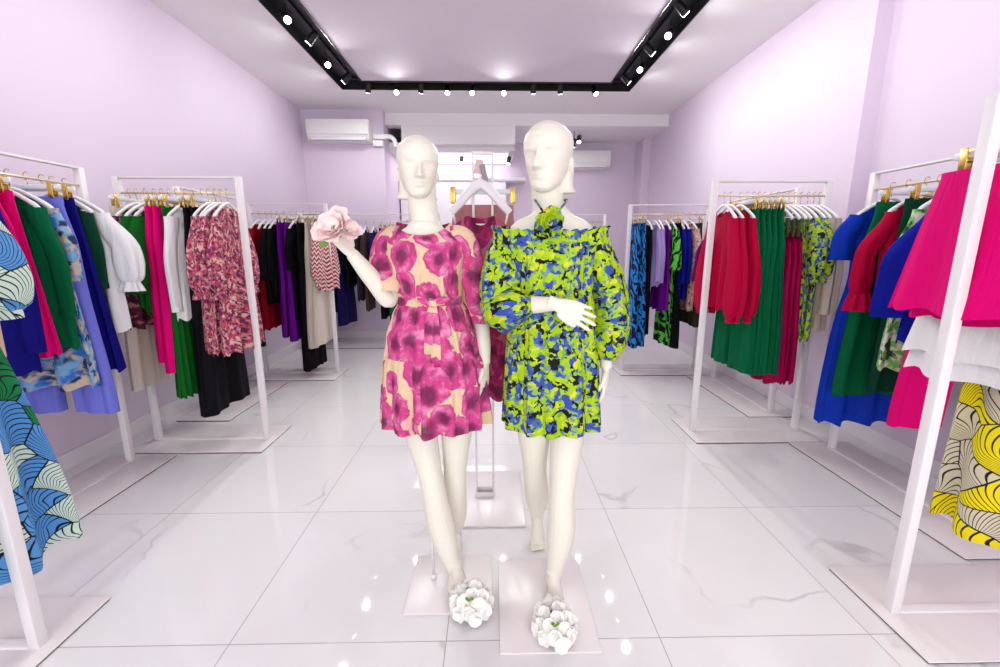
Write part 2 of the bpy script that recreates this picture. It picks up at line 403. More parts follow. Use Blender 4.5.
for i, ((px, py), aim) in enumerate(fars):
    p = atz(px, py, ZL); p.y = RY1
    a = {'cam': (p.x * .6, 2.2, 1.0), 'l': (p.x, 3.6, .6), 'r': (p.x + .9, 4.0, .8), 'b': (p.x * 1.3, 6.9, 1.5)}[aim]
    spot_head(p, ZC + .065, a, f'black track spotlight in far arm of ceiling track, {ordn[i]} from the left', 'track spotlights', WATT if aim != 'b' else 17, True, 122)
# the same track goes on over the photographer's head
for y in (3.3, 2.3, 1.2, .1):
    for sg, x in ((-1, RX0), (1, RX1)):
        spot_head((x, y, ZL), ZC + .065, (sg * 2.7, y + .2, 2.2) if y > .5 else (sg * .3, 1.8, 1.0), f'black track spotlight on the {"left" if sg < 0 else "right"}, {dict(zip((3.3, 2.3, 1.2, .1), ordn))[y]} overhead from the back', 'track spotlights overhead', 14)
pl_ = thing('added_recess_glow', 'big white glow panel added under the recess ceiling behind the mannequin heads', 'ceiling light', (-.58, 7.64, 2.93))  # glowing panel added to whiten the soffit and brighten the recess
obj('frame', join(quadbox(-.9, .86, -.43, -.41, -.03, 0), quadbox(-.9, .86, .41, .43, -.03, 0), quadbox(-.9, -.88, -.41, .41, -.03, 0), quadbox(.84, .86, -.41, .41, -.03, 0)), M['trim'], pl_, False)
obj('glow_sheet', quadbox(-.88, .84, -.41, .41, -.025, -.01), M['glow'], pl_, False)
# four small spots in the recess
spot_head((-.5, 7.45, 2.80), 2.93, (-.6, 6.6, 1.0), 'small spotlight under the white recess ceiling, left of the tall white display frame', 'recess spotlights', 4)
spot_head((.27, 7.45, 2.78), 2.93, (.1, 6.7, 1.0), 'small spotlight under the white recess ceiling, right of the tall white display frame', 'recess spotlights', 4)
for i, (px, py) in enumerate(((579, 142), (574, 147))):
    p = aty(px, py, 7.45 - i * .12); spot_head(p, 3.25, (p.x + .2, 8.0, 1.6) if i else (p.x - .2, 5.5, .5), ['black spotlight beside the head of the green dress mannequin, upper of two', 'black spotlight beside the head of the green dress mannequin, lower of two'][i], 'recess spotlights', 4)

# ------------------------------------------------------------------ air conditioners
def aircon(loc, w, label):
    t = thing('air_conditioner', label, 'air conditioner', loc)
    prof = [(0, 0), (-.20, 0), (-.215, -.02), (-.22, -.13), (-.205, -.22), (-.17, -.275), (-.12, -.29), (0, -.29)]
    rings = [[(x, p[0] * k, p[1] * k - (1 - k) * .145) for p in prof] for x, k in ((-w / 2, .97), (-w / 2 + .012, 1), (w / 2 - .012, 1), (w / 2, .97))]
    obj('casing', loft(rings), M['ac'], t, False)
    obj('front_panel', box(-w / 2 + .008, w / 2 - .008, -.232, -.215, -.205, -.008, .006), M['ac'], t)
    f = obj('air_flap', xf(box(-w / 2 + .05, w / 2 - .05, -.004, .004, -.035, .035, .002), (0, -.192, -.252), (-.55, 0, 0)), M['ac'], t)
    obj('air_slot', xf(box(-w / 2 + .045, w / 2 - .045, -.002, .002, -.042, .042, 0), (0, -.186, -.250), (-.55, 0, 0)), M['dark'], t, False)
    return t
ac = aircon((-2.205, YBL, 3.235), .89, 'white air conditioner high on the lilac wall at left, cable duct beside it')
ac2 = aircon((1.58, YB, 3.09), .98, 'white air conditioner on the far wall, partly hidden by mannequin head')
du = thing('cable_duct', 'white pipe cover running from the left air conditioner round the corner', 'pipe cover', (-1.735, YBL, 3.035))
obj('duct', box(0, .17, -.07, 0, -.035, .035, .012), M['ac'], du)
obj('elbow', tube(smooth_path([(.15, -.035, 0), (.24, -.035, 0), (.30, -.035, -.05), (.31, -.035, -.14)], 6), .034, 12), M['ac'], du)
obj('junction_box', box(-.02, .13, -.06, 0, -.13, -.045, .008), M['ac'], du)

# ------------------------------------------------------------------ clothes racks
RZ, RT = 1.795, 1.90       # rail height, frame height
P5 = .019
def rack(label, length, axis, origin, base, group):
    """frame of two square posts; local x runs along the rail"""
    t = thing('clothes_rack', label, 'clothes rack', origin, 0 if axis == 'x' else PI / 2, group)
    a, b = -length / 2, length / 2
    for x in (a, b): obj('post', box(x - P5, x + P5, -P5, P5, .012, RT, .003), M['rack'], t)
    obj('top_bar', box(a + P5, b - P5, -P5, P5, RT - .012, RT, .002), M['rack'], t)
    obj('bottom_bar', box(a + P5, b - P5, -P5, P5, .012, .022, .002), M['rack'], t)
    obj('hanging_rail', tube([(a + P5, 0, RZ), (b - P5, 0, RZ)], .008, 12), M['rail'], t)
    obj('base_plate', box(base[0], base[1], base[2], base[3], .007, .013, .0012), M['plate'], t)
    obj('plate_shadow_strip', box(base[0] + .004, base[1] - .004, base[2] + .004, base[3] - .004, .0005, .0075, 0), M['black'], t, False)  # black inset strip standing in for the shadow line under the plate
    return t
G = 'white metal clothes racks'
RK = {}
def perp(key, label, x0, x1, Y, b0, b1):
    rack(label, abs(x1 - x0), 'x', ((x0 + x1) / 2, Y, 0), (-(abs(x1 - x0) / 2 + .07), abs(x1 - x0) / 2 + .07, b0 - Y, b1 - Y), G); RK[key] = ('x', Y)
def para(key, label, X, y0, y1):
    sg = 1 if X > 0 else -1      # local +y is world -x after the quarter turn
    inn = .245
    e = (inn, -.20) if sg > 0 else (.20, -inn)
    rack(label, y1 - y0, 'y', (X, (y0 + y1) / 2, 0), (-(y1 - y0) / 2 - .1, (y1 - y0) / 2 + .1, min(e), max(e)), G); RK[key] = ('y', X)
perp('LC', 'white clothes rack cropped by the left photo edge, palm print dress on it', -2.50, -1.655, 1.345, 1.10, 1.565)
para('LA', 'white clothes rack along the left wall holding the green jacket and lavender trousers', -2.455, 1.70, 2.74)
perp('L2', 'white clothes rack jutting from left wall, pink floral dresses at its free end', -2.52, -1.71, 3.08, 2.86, 3.33)
para('LB', 'white clothes rack along the left wall behind the pink floral dresses', -2.455, 3.54, 4.42)
perp('L3', 'white clothes rack jutting from left wall, red chevron blouse at its free end', -2.62, -1.80, 4.86, 4.56, 5.03)
perp('RC', 'big white clothes rack nearest the right photo edge, magenta skirt on it', 1.59, 2.45, 1.44, 1.22, 1.68)
para('RB', 'white clothes rack along the right wall holding the royal blue dress', 2.445, 1.82, 2.84)
perp('R2', 'white clothes rack jutting from right wall, three crimson blouses at its free end', 1.585, 2.40, 3.17, 2.95, 3.42)
para('RD', 'white clothes rack along right wall behind the three crimson blouses', 2.445, 3.54, 4.55)
perp('R3', 'white clothes rack jutting from right wall, blue print trousers at its free end', 1.53, 2.40, 4.90, 4.68, 5.15)
perp('BL', 'white clothes rack along the back wall at left, dark clothes on it', -2.66, -.75, 6.28, 6.1, 6.5)
perp('BR', 'white clothes rack at the back right, dark clothes on it', .62, 1.60, 6.28, 6.1, 6.5)
# ------------------------------------------------------------------ cloth colours and prints
F = {
 'crimson': fabric('crimson_crepe', (180, 0, 56)), 'rasp': fabric('raspberry_satin', (158, 0, 70), .55), 'magenta': fabric('hot_pink_crepe', (228, 0, 116)),
 'green': fabric('emerald_crepe', (0, 96, 58)), 'green2': fabric('leaf_green_crepe', (16, 98, 30)), 'dgreen': fabric('bottle_green', (8, 62, 44)),
 'navy': fabric('navy_crepe', (16, 12, 112)), 'royal': fabric('royal_blue_satin', (10, 52, 176), .55), 'royal2': fabric('deep_blue_crepe', (12, 22, 140)), 'lav': fabric('lavender_blue_satin', (116, 122, 220), .5),
 'white': fabric('white_cotton', (238, 236, 238)), 'cream': fabric('cream_linen', (216, 204, 190)), 'beige': fabric('beige_cotton', (200, 184, 170)),
 'black': fabric('black_crepe', (14, 13, 18)), 'purple': fabric('purple_satin', (104, 8, 140), .5), 'lilac': fabric('pale_violet_knit', (172, 152, 216)), 'plum': fabric('plum_crepe', (108, 10, 104)),
 'dred': fabric('dark_red_crepe', (140, 6, 28)), 'olive': fabric('dark_olive_cotton', (52, 50, 34)), 'brown': fabric('brown_wool', (70, 54, 50)), 'peach': fabric('peach_cotton', (214, 180, 158)),
 'mauve': fabric('mauve_satin', (190, 128, 132), .5), 'ink': fabric('ink_blue', (28, 24, 84)), 'grey': fabric('charcoal_knit', (44, 42, 50)), 'oliveband': fabric('olive_mesh', (88, 96, 60)),
 'poppy': print_poppy('poppy_print', (222, 190, 158), (198, 62, 128), (230, 142, 184), (96, 30, 66)),
 'poppyd': print_poppy('plum_poppy_print', (176, 96, 110), (150, 26, 84), (188, 70, 124), (84, 20, 52)),
 'garden': print_garden('lime_garden_print', (18, 20, 22), (54, 76, 162), (160, 196, 20), (206, 206, 50), (76, 128, 40)),
 'palm': print_petals('palm_leaf_print', (206, 226, 210), (88, 152, 214), (24, 130, 70), (14, 22, 40), 8),
 'yellow': print_petals('yellow_petal_print', (214, 204, 178), (240, 220, 20), (240, 220, 20), (34, 28, 24), 7.5),
 'pinkfl': print_blotch('pink_meadow_print', [(186, 84, 108), (208, 138, 140), (112, 36, 100), (190, 44, 88), (222, 172, 164), (96, 40, 70)], 24, 40),
 'burg': print_blotch('burgundy_meadow_print', [(74, 14, 46), (40, 16, 30), (170, 110, 120), (110, 20, 60)], 26, 40),
 'bluefl': print_blotch('blue_tan_floral_print', [(196, 180, 160), (84, 152, 214), (52, 112, 196), (28, 52, 96), (120, 170, 216)], 11, 14),
 'gwfl': print_blotch('green_white_floral_print', [(222, 226, 200), (128, 200, 96), (110, 184, 84), (24, 66, 34)], 15, 15),
 'chev': print_chevron('red_white_chevron', (226, 206, 200), (156, 24, 44)),
 'bluezeb': print_zebra('blue_black_swirl', (40, 134, 214), (8, 20, 50), 14, .3), 'grzeb': print_zebra('green_black_swirl', (96, 204, 74), (10, 22, 14), 18, .2),
 'blushfl': print_blotch('blush_floral_print', [(206, 160, 150), (150, 60, 70), (230, 200, 190)], 30, 40),
}
# ------------------------------------------------------------------ hangers
def hook_mesh(h=.082):
    pts = [(0, .0, -h), (0, 0, -.035)] 
    for k in range(9):
        a = -PI / 2 + k * PI * 1.25 / 8 
        pts.append((0.016 * cos(a) * -1, 0, -.010 + .020 * sin(a) + .006))
    return tube(pts, .0023, 6)
def make_hanger():
    t = thing('clothes_hanger', 'white hanger', 'hanger')
    obj('hook', hook_mesh(), M['gold'], t)
    arm = smooth_path([(-.19, 0, -.182), (-.165, 0, -.158), (-.08, 0, -.106), (0, 0, -.078), (.08, 0, -.106), (.165, 0, -.158), (.19, 0, -.182)], 4)
    n = len(arm); obj('shoulder_arm', tube(arm, [.009 + .004 * abs(i / (n - 1) * 2 - 1) for i in range(n)], 10, .8), M['white'], t)
    obj('cross_bar', tube([(-.172, 0, -.168), (.172, 0, -.168)], .0045, 8), M['white'], t)
    return t
def make_clip_hanger():
    t = thing('clip_hanger', 'white clip hanger', 'hanger')
    obj('hook', hook_mesh(.05), M['gold'], t)
    obj('bar', box(-.17, .17, -.006, .006, -.072, -.046, .004), M['acrylic'], t)
    for s in (-1, 1):
        x = s * .125
        obj('clip', join(box(x - .013, x + .013, -.017, -.012, -.118, -.036, .002), box(x - .013, x + .013, .012, .017, -.118, -.036, .002), box(x - .014, x + .014, -.014, .014, -.082, -.072, .002), tube([(x - .014, 0, -.062), (x + .014, 0, -.062)], .010, 10)), M['gold'], t)
    return t
H_PROTO = {}
def hanger(kind, loc, rz, label, group):
    if kind not in H_PROTO: o = H_PROTO[kind] = (make_hanger if kind == 'arm' else make_clip_hanger)()
    else: o = copy_tree(H_PROTO[kind])
    o.location = loc; o.rotation_euler = (0, 0, rz); o['label'] = label; o['group'] = group
    return o

# ------------------------------------------------------------------ garments; local x across, z = 0 at the rail
RND = random.Random(11)
def body_mesh(L, sw, bw, hw, th, z0=-.096, drop=.072, neck=.065, amp=.014, folds=4, wave=.012, nu=72, nv=26, waist=None, flare_at=.45):
    ph, ph2 = RND.uniform(0, 6), RND.uniform(0, 6); R = []
    for i in range(nv + 1):
        v = i / nv
        if v < .16: W = lerp(sw, bw, sst(0, .16, v))
        else:
            W = lerp(bw, hw, sst(flare_at - .3, 1, v))
            if waist: W += (waist - bw) * math.exp(-((v - waist_at(L)) / .13) ** 2)
        T_ = lerp(.016, th, sst(0, .3, v)); A = amp * sst(.12, .9, v); S = amp * 1.1 * sst(.1, .8, v); ring = []
        for j in range(nu):
            a = 2 * PI * j / nu; cx = spow(cos(a), .85); sy = spow(sin(a), .9)
            x = W * cx * (1 + .25 * A / max(W, .01) * sin(folds * 2 * a + ph2))
            y = T_ * sy + A * sin(folds * 2 * a + ph + .6 * v) * abs(sy) ** .5 + S * sin(folds * 1.35 * cx * PI / 2 + ph2 + .5 * v)
            ax = abs(cx) * sw
            if ax < neck: zt = -.012 - (.05 if sy < 0 else .012) * (1 - (ax / neck) ** 2)
            else: zt = -.012 - drop * ((ax - neck) / (sw - neck)) ** 1.2
            zb = -L + wave * sin(folds * 2 * a + ph) 
            ring.append((x, y, z0 + lerp(zt, zb, v)))
        R.append(ring)
    return loft(R, True, False, False)
def waist_at(L): return min(.6, .40 / L)
def sleeve_mesh(s, sw, ln, prof, out=.05, z0=-.102, drop=.068, flat=.56, folds=5, amp=.09, fwd=0, nu=28, nv=18, cuff=1):
    """prof: (t, radius) list"""
    ph = RND.uniform(0, 6); path, rad = [], []
    for i in range(nv + 1):
        t = i / nv
        path.append((s * (sw - .035 + (out + .03) * sst(0, .55, t)), fwd * t * t, z0 - drop - .0 - ln * t)); rad.append(table(prof, t)[0])
    return tube(path, rad, nu, flat, False, lambda t, a: amp * sst(.1, .6, t) * sin(folds * a + ph + t))
def make_top(name, mat, L, sw=.2, bw=.2, hw=.22, th=.035, sleeve=None, amp=.012, folds=4, collar=None, buttons=0, waist=None, cuffmat=None, tags=0, strap=None, ruffle=0, sash=None, neck=.065, wave=.012, flare_at=.45):
    t = thing(name, 'x', 'x')
    obj('bodice', body_mesh(L, sw, bw, hw, th, amp=amp, folds=folds, waist=waist, neck=neck, wave=wave, flare_at=flare_at), mat, t)
    if sleeve:
        ln, prof = sleeve[0], sleeve[1]; kw = sleeve[2] if len(sleeve) > 2 else {}
        for s in (-1, 1):
            so = obj('sleeve', sleeve_mesh(s, sw, ln, prof, **kw), mat, t)
            r1 = prof[-1][1]; o = kw.get('out', .05); zc = -.102 - kw.get('drop', .068) - ln
            if ruffle:
                nr = 40; rr = [[(s * (sw - .005 + o) + r * (1 + .14 * sin(7 * 2 * PI * j / nr)) * cos(2 * PI * j / nr), r * .75 * (1 + .14 * sin(7 * 2 * PI * j / nr)) * sin(2 * PI * j / nr), zc + dz) for j in range(nr)] for r, dz in ((r1, .006), (r1 * 1.25, -ruffle * .4), (r1 * 1.5, -ruffle))]
                obj('cuff_ruffle', loft(rr, True, False, False), mat, so)
            elif kw.get('cuff', 1):
                obj('cuff', tube([(s * (sw - .005 + o), 0, zc + .004), (s * (sw - .005 + o), 0, zc - .028)], r1 * 1.02, 20, .62, False), cuffmat or mat, so)
    if collar:
        pts = [(.062 * cos(a), .022 * sin(a) , -.118 + .006 * sin(a)) for a in [2 * PI * k / 24 for k in range(24)]]
        rr = [[(x * k, y * k, z + dz) for x, y, z in pts] for k, dz in ((1.0, -.008), (1.02, .02), (1.2, .008), (1.45, -.022))]
        obj('collar', loft(rr, True, False, False), mat, t)
    if strap:
        for s in (-1, 1): obj('shoulder_strap', tube([(s * .09, 0, -.12), (s * .105, -.01, -.2), (s * .11, -.012, -.112 - strap)], .013, 8, .3), F['oliveband'], t)
    for b in range(buttons):
        z = -.20 - b * (L - .16) / max(1, buttons)
        obj('button', tube([(0, -th - .012, z), (0, -th - .019, z)], .009, 12), M['gold'], t)
    if sash: obj('waist_sash', tube([(0, 0, -.112 - .40 - .02), (0, 0, -.112 - .40 + .02)], [(waist or bw) * 1.02] * 2, 32, th * 1.3 / (waist or bw), False), sash, t)
    for k in range(tags): obj('price_tag', box(-.022, .022, -th - .034, -th - .032, -.36, -.27, .0008), M['tag'], t)
    return t
def make_skirt(name, mat, L, ww=.17, hw=.28, th=.05, amp=.02, folds=4, band=True, tiers=0, z0=-.10, gold=0):
    t = thing(name, 'x', 'x')
    def shell(za, zb, wa, wb, ta, tb, am, nv=20, nu=96):
        ph, p2 = RND.uniform(0, 6), RND.uniform(0, 6); R = []
        for i in range(nv + 1):
            v = i / nv; W = lerp(wa, wb, v ** .9); T_ = lerp(ta, tb, v); A = am * v; ring = []
            for j in range(nu):
                a = 2 * PI * j / nu; cx, sy = spow(cos(a), .85), spow(sin(a), .9)
                ring.append((W * cx, T_ * sy + A * sin(folds * 2 * a + ph) + A * .8 * sin(folds * 1.3 * cx + p2), lerp(za, zb, v) + v * .01 * sin(folds * 2 * a + ph)))
            R.append(ring)
        return loft(R, True, False, False)
    if tiers:
        for k in range(tiers):
            f = (k + 1) / tiers
            obj('tier', shell(z0 - .02, z0 - L * lerp(.80, 1, f), ww + .004 * (tiers - k), lerp(hw * 1.02, hw, f), .02 + .004 * (tiers - k), th + .012 * (tiers - k), amp), mat, t)
    else: obj('skirt_panel', shell(z0 - .01, z0 - L, ww, hw, .018, th, amp), mat, t)
    if band: obj('waistband', tube([(0, 0, z0 + .004), (0, 0, z0 - .035)], [ww + .004, ww + .006], 40, .022 / ww, False), mat, t)
    return t
def make_trousers(name, mat, L, ww=.17, hem=.12, hip=.19, th=.04, amp=.010, band=True, z0=-.10, gap=.0, hemup=None):
    t = thing(name, 'x', 'x')
    for s in (-1, 1):
        ph = RND.uniform(0, 6); R = []; nv = 26
        for i in range(nv + 1):
            v = i / nv; h = lerp(ww, hip, sst(0, .22, v)) / 2; leg = lerp(h, hem, sst(.2, 1, v))
            cxm = s * (h + (gap + hem - h) * sst(.25, 1, v) if v > .25 else h); T_ = lerp(.017, th, sst(0, .3, v)); A = amp * sst(.1, .8, v); ring = []
            for j in range(36):
                a = 2 * PI * j / 36; cx, sy = spow(cos(a), .85), spow(sin(a), .9)
                ring.append((cxm + leg * cx, T_ * sy + A * sin(6 * a + ph) + A * sin(2.6 * cx + ph + v), z0 - .012 - (L - .012) * v - .006 * v * cos(a) * s))
            R.append(ring)
        obj('trouser_leg', loft(R, True, False, False), mat, t)
    if band: obj('waistband', tube([(0, 0, z0 + .002), (0, 0, z0 - .035)], [ww + .004, ww + .006], 40, .022 / ww, False), mat, t)
    return t
PUFF = [(0, .055), (.25, .075), (.7, .085), (.9, .075), (1, .04)]
BISHOP = [(0, .050), (.3, .058), (.75, .078), (.92, .070), (1, .034)]
SLIM = [(0, .056), (.4, .050), (1, .044)]
CAP = [(0, .055), (.5, .085), (1, .10)]
WIDE = [(0, .06), (.5, .07), (1, .085)]

RACKNAME = {'LC': 'on the rack cropped at left edge', 'LA': 'on the near left wall rack', 'L2': 'on the left rack with pink florals', 'LB': 'on left wall behind pink floral dresses', 'L3': 'on the rack by the raised hand',
            'RC': 'on the big rack at right edge', 'RB': 'on the near right wall rack', 'R2': 'on the right rack with crimson blouses', 'RD': 'on right wall behind crimson blouses', 'R3': 'on the right rear rack', 'BL': 'on the back wall rack at left', 'BR': 'on the back right rack'}
GROUPN = {'LC': 'clothes on the rack at the left edge', 'LA': 'clothes on the near left wall rack', 'L2': 'clothes on the second left rack', 'LB': 'clothes on the second left wall rack', 'L3': 'clothes on the rear left rack',
          'RC': 'clothes on the rack at the right edge', 'RB': 'clothes on the near right wall rack', 'R2': 'clothes on the second right rack', 'RD': 'clothes on the second right wall rack', 'R3': 'clothes on the rear right rack', 'BL': 'clothes on the back left rack', 'BR': 'clothes on the back right rack'}
HANGG = {k: v.replace('clothes', 'hangers') for k, v in GROUPN.items()}
def hang(rk, pos, g, desc, cat, hk=None, yaw=0, clip=None):
    """put garment g on rack rk at world coordinate pos along its rail"""
    ax, c = RK[rk]
    loc = (pos, c, RZ) if ax == 'x' else (c, pos, RZ)
    rz = (PI / 2 if ax == 'x' else 0) + yaw
    if ax == 'x' and pos < 0: rz += PI          # fronts look towards the middle of the shop
    if ax == 'x': rz += PI
    g.location = loc; g.rotation_euler = (0, 0, rz)
    tag(g, f'{desc} {RACKNAME[rk]}', cat, GROUPN[rk])
    if clip is None: clip = g.name.startswith(('skirt', 'trousers', 'pleated'))
    short = desc
    hanger('clip' if clip else 'arm', (loc[0], loc[1], RZ + .0115), rz, f'{"white gold-clip" if clip else "white"} hanger of {short}', HANGG[rk])
J = lambda a=.08: RND.uniform(-a, a)
# ------------------------------------------------------------------ LEFT: what hangs where
hang('LC', -1.76, make_top('dress', F['palm'], 1.42, sw=.19, bw=.17, hw=.30, th=.07, waist=.14, amp=.022, folds=4, sleeve=(.42, [(0, .055), (.3, .07), (.75, .092), (.93, .08), (1, .045)], {'out': .05}), flare_at=.6), 'puff sleeve dress in blue and green palm print', 'dress')
hang('LC', -1.86, make_top('coat', F['peach'], .92, sw=.19, bw=.18, hw=.20, sleeve=(.6, SLIM)), 'peach jacket mostly hidden behind the palm print dress', 'jacket')
LA = 'LA'
hang(LA, 2.06, make_top('jacket', F['navy'], .86, sw=.20, bw=.22, hw=.24, th=.045, sleeve=(.66, SLIM, {'out': .06})), 'navy jacket, frontmost of all', 'jacket')
hang(LA, 2.13, make_trousers('trousers', F['magenta'], .80, ww=.15, hem=.115, hip=.19), 'hot pink trousers, front pair of two', 'trousers')
hang(LA, 2.19, make_skirt('skirt', F['magenta'], .80, ww=.16, hw=.24, amp=.012), 'hot pink skirt just before the green jacket', 'skirt')
hang(LA, 2.27, make_top('jacket', F['green'], .79, sw=.205, bw=.225, hw=.25, th=.05, amp=.006, sleeve=(.52, SLIM, {'out': .03}), buttons=3), 'emerald green jacket with gold buttons', 'jacket')
hang(LA, 2.34, make_top('dress', F['bluefl'], 1.03, sw=.20, bw=.20, hw=.25, amp=.016, sleeve=(.34, SLIM, {'out': .035})), 'blue and tan floral dress', 'dress')
hang(LA, 2.43, make_trousers('trousers', F['lav'], 1.20, ww=.165, hem=.115, hip=.2, th=.05, gap=.035), 'lavender blue wide trousers', 'trousers')
hang(LA, 2.51, make_skirt('skirt', F['navy'], .98, ww=.15, hw=.25, amp=.016), 'long navy skirt beside the lavender trousers', 'skirt')
hang(LA, 2.565, make_top('blouse', F['dgreen'], .70, sw=.17, bw=.17, hw=.17, sleeve=(.4, SLIM, {'out': 0})), 'bottle green blouse between navy skirt and white blouse', 'blouse')
hang(LA, 2.64, make_top('blouse', F['white'], .76, sw=.20, bw=.22, hw=.24, th=.045, amp=.016, collar=1, sleeve=(.40, [(0, .055), (.3, .068), (.7, .084), (.92, .074), (1, .045)], {'out': .085, 'amp': .14}), ruffle=.05), 'white puff sleeve blouse', 'blouse')
L2 = 'L2'
hang(L2, -2.45, make_trousers('trousers', F['cream'], 1.22, ww=.17, hem=.12, hip=.19), 'cream trousers nearest the wall', 'trousers')
hang(L2, -2.405, make_top('blouse', F['burg'], .80, sw=.19, bw=.2, hw=.22, amp=.014, sleeve=(.40, WIDE)), 'burgundy floral blouse', 'blouse')
hang(L2, -2.345, make_top('blouse', F['green2'], .66, sw=.19, bw=.2, hw=.2, sleeve=(.46, PUFF)), 'leaf green blouse, left of two', 'blouse')
hang(L2, -2.285, make_top('blouse', F['green2'], .70, sw=.19, bw=.2, hw=.2, sleeve=(.46, PUFF)), 'leaf green blouse, right of two', 'blouse')
hang(L2, -2.135, make_skirt('skirt', F['green2'], 1.27, ww=.15, hw=.25, th=.05, amp=.02, folds=8), 'long leaf green pleated skirt', 'skirt')
hang(L2, -2.235, make_trousers('trousers', F['magenta'], 1.02, ww=.165, hem=.12, hip=.19), 'hot pink trousers, left pair of two', 'trousers')
hang(L2, -2.185, make_trousers('trousers', F['magenta'], 1.09, ww=.165, hem=.13, hip=.2), 'hot pink trousers, right pair of two', 'trousers')
hang(L2, -2.075, make_top('shirt', F['white'], .74, sw=.20, bw=.21, hw=.22, th=.045, collar=1, buttons=4, sleeve=(.58, SLIM, {'out': .03})), 'white long sleeve shirt', 'shirt')
hang(L2, -2.015, make_trousers('trousers', F['black'], 1.42, ww=.13, hem=.11, hip=.155), 'black trousers, left pair of two', 'trousers')
hang(L2, -1.965, make_trousers('trousers', F['black'], 1.40, ww=.13, hem=.13, hip=.16, th=.05), 'black trousers, right pair of two', 'trousers')
for i, (x, w) in enumerate(((-1.925, 'leftmost of four'), (-1.88, 'second from left of four'), (-1.84, 'third from left of four'), (-1.80, 'rightmost of four'))):
    hang(L2, x, make_top('dress', F['pinkfl'], .96 + .015 * (i % 2), sw=.19, bw=.19, hw=.245, th=.045, amp=.018, folds=5, collar=1, sleeve=(.48, BISHOP, {'out': .05, 'amp': .09}), ruffle=.045), f'pink floral dress, {w}', 'dress', yaw=J(.1))
LB = 'LB'
for y, m, k, L, d, c in ((3.62, 'black', 't', 1.40, 'long black trousers, frontmost', 'trousers'), (3.80, 'black', 's', .9, 'black skirt, second from the front', 'skirt'), (3.95, 'dred', 's', .8, 'dark red skirt, third from the front', 'skirt'), (4.15, 'black', 't', 1.2, 'black trousers, rearmost', 'trousers')):
    hang(LB, y, (make_trousers if k == 't' else make_skirt)('trousers' if k == 't' else 'skirt', F[m], L), d, c)
L3 = 'L3'
for x, g, d, c in (
    (-2.52, make_top('dress', F['dred'], 1.12, hw=.25, sleeve=(.3, CAP)), 'dark red dress, leftmost of two red ones', 'dress'),
    (-2.45, make_top('dress', F['dred'], 1.14, hw=.25, amp=.02), 'dark red dress, second from the left', 'dress'),
    (-2.385, make_top('blouse', F['black'], .86, hw=.23, sleeve=(.5, WIDE)), 'black blouse, left of two', 'blouse'),
    (-2.325, make_top('blouse', F['black'], .80, hw=.22, sleeve=(.5, SLIM)), 'black blouse, right of two', 'blouse'),
    (-2.25, make_trousers('trousers', F['purple'], 1.22, hem=.12), 'purple trousers, left pair of two', 'trousers'),
    (-2.185, make_trousers('trousers', F['purple'], 1.26, hem=.13), 'purple trousers, right pair of two', 'trousers'),
    (-2.115, make_top('jumpsuit', F['black'], 1.05, sleeve=(.4, SLIM)), 'black jumpsuit left of the long black trousers', 'jumpsuit'),
    (-2.04, make_trousers('trousers', F['black'], 1.60, hem=.13, hip=.2, th=.05), 'very long black trousers', 'trousers'),
    (-1.965, make_trousers('trousers', F['cream'], 1.33, hem=.15, th=.05), 'cream wide trousers, left pair of two', 'trousers'),
    (-1.905, make_trousers('trousers', F['cream'], 1.30, hem=.15, th=.05), 'cream wide trousers, right pair of two', 'trousers'),
    (-1.845, make_top('blouse', F['chev'], .72, sw=.19, bw=.22, hw=.25, th=.06, amp=.02, sleeve=(.58, [(0, .06), (.4, .09), (.8, .115), (1, .05)], {'out': .06})), 'red and white chevron blouse', 'blouse')):
    hang(L3, x, g, d, c, yaw=J(.06))
bl = [('black', 't', 1.3), ('brown', 'b', .9), ('grey', 't', 1.2), ('black', 'd', 1.1), ('ink', 't', 1.35), ('black', 'b', .8), ('grey', 'd', 1.0), ('brown', 'd', 1.15), ('ink', 'd', .95), ('black', 't', 1.25), ('green', 't', 1.3), ('navy', 'd', .9), ('black', 't', 1.3), ('plum', 'd', 1.0)]
KN = {'t': 'trousers', 'b': 'blouse', 'd': 'dress'}
CN = {'black': 'black', 'brown': 'dark brown', 'grey': 'charcoal', 'ink': 'ink blue', 'green': 'emerald green', 'navy': 'navy', 'plum': 'plum', 'olive': 'olive'}
ORD = ['first', 'second', 'third', 'fourth', 'fifth', 'sixth', 'seventh', 'eighth', 'ninth', 'tenth', 'eleventh', 'twelfth', 'thirteenth', 'fourteenth']
for rk, lst, xa, dx in (('BL', bl, -2.58, .115), ('BR', [('black', 'd', 1.1), ('brown', 't', 1.2), ('grey', 'd', 1.0), ('black', 't', 1.3), ('brown', 'd', 1.1), ('ink', 'd', .95), ('grey', 't', 1.25), ('olive', 'b', .8)], .70, .105)):
    for i, (m, k, L) in enumerate(lst):
        g = make_trousers('trousers', F[m], L) if k == 't' else make_top(KN[k], F[m], L, hw=.22, sleeve=(.45, SLIM) if k == 'b' else (.25, WIDE))
        hang(rk, xa + dx * i, g, f'{CN[m]} {KN[k]}, {ORD[i]} from left', KN[k], yaw=J(.15))
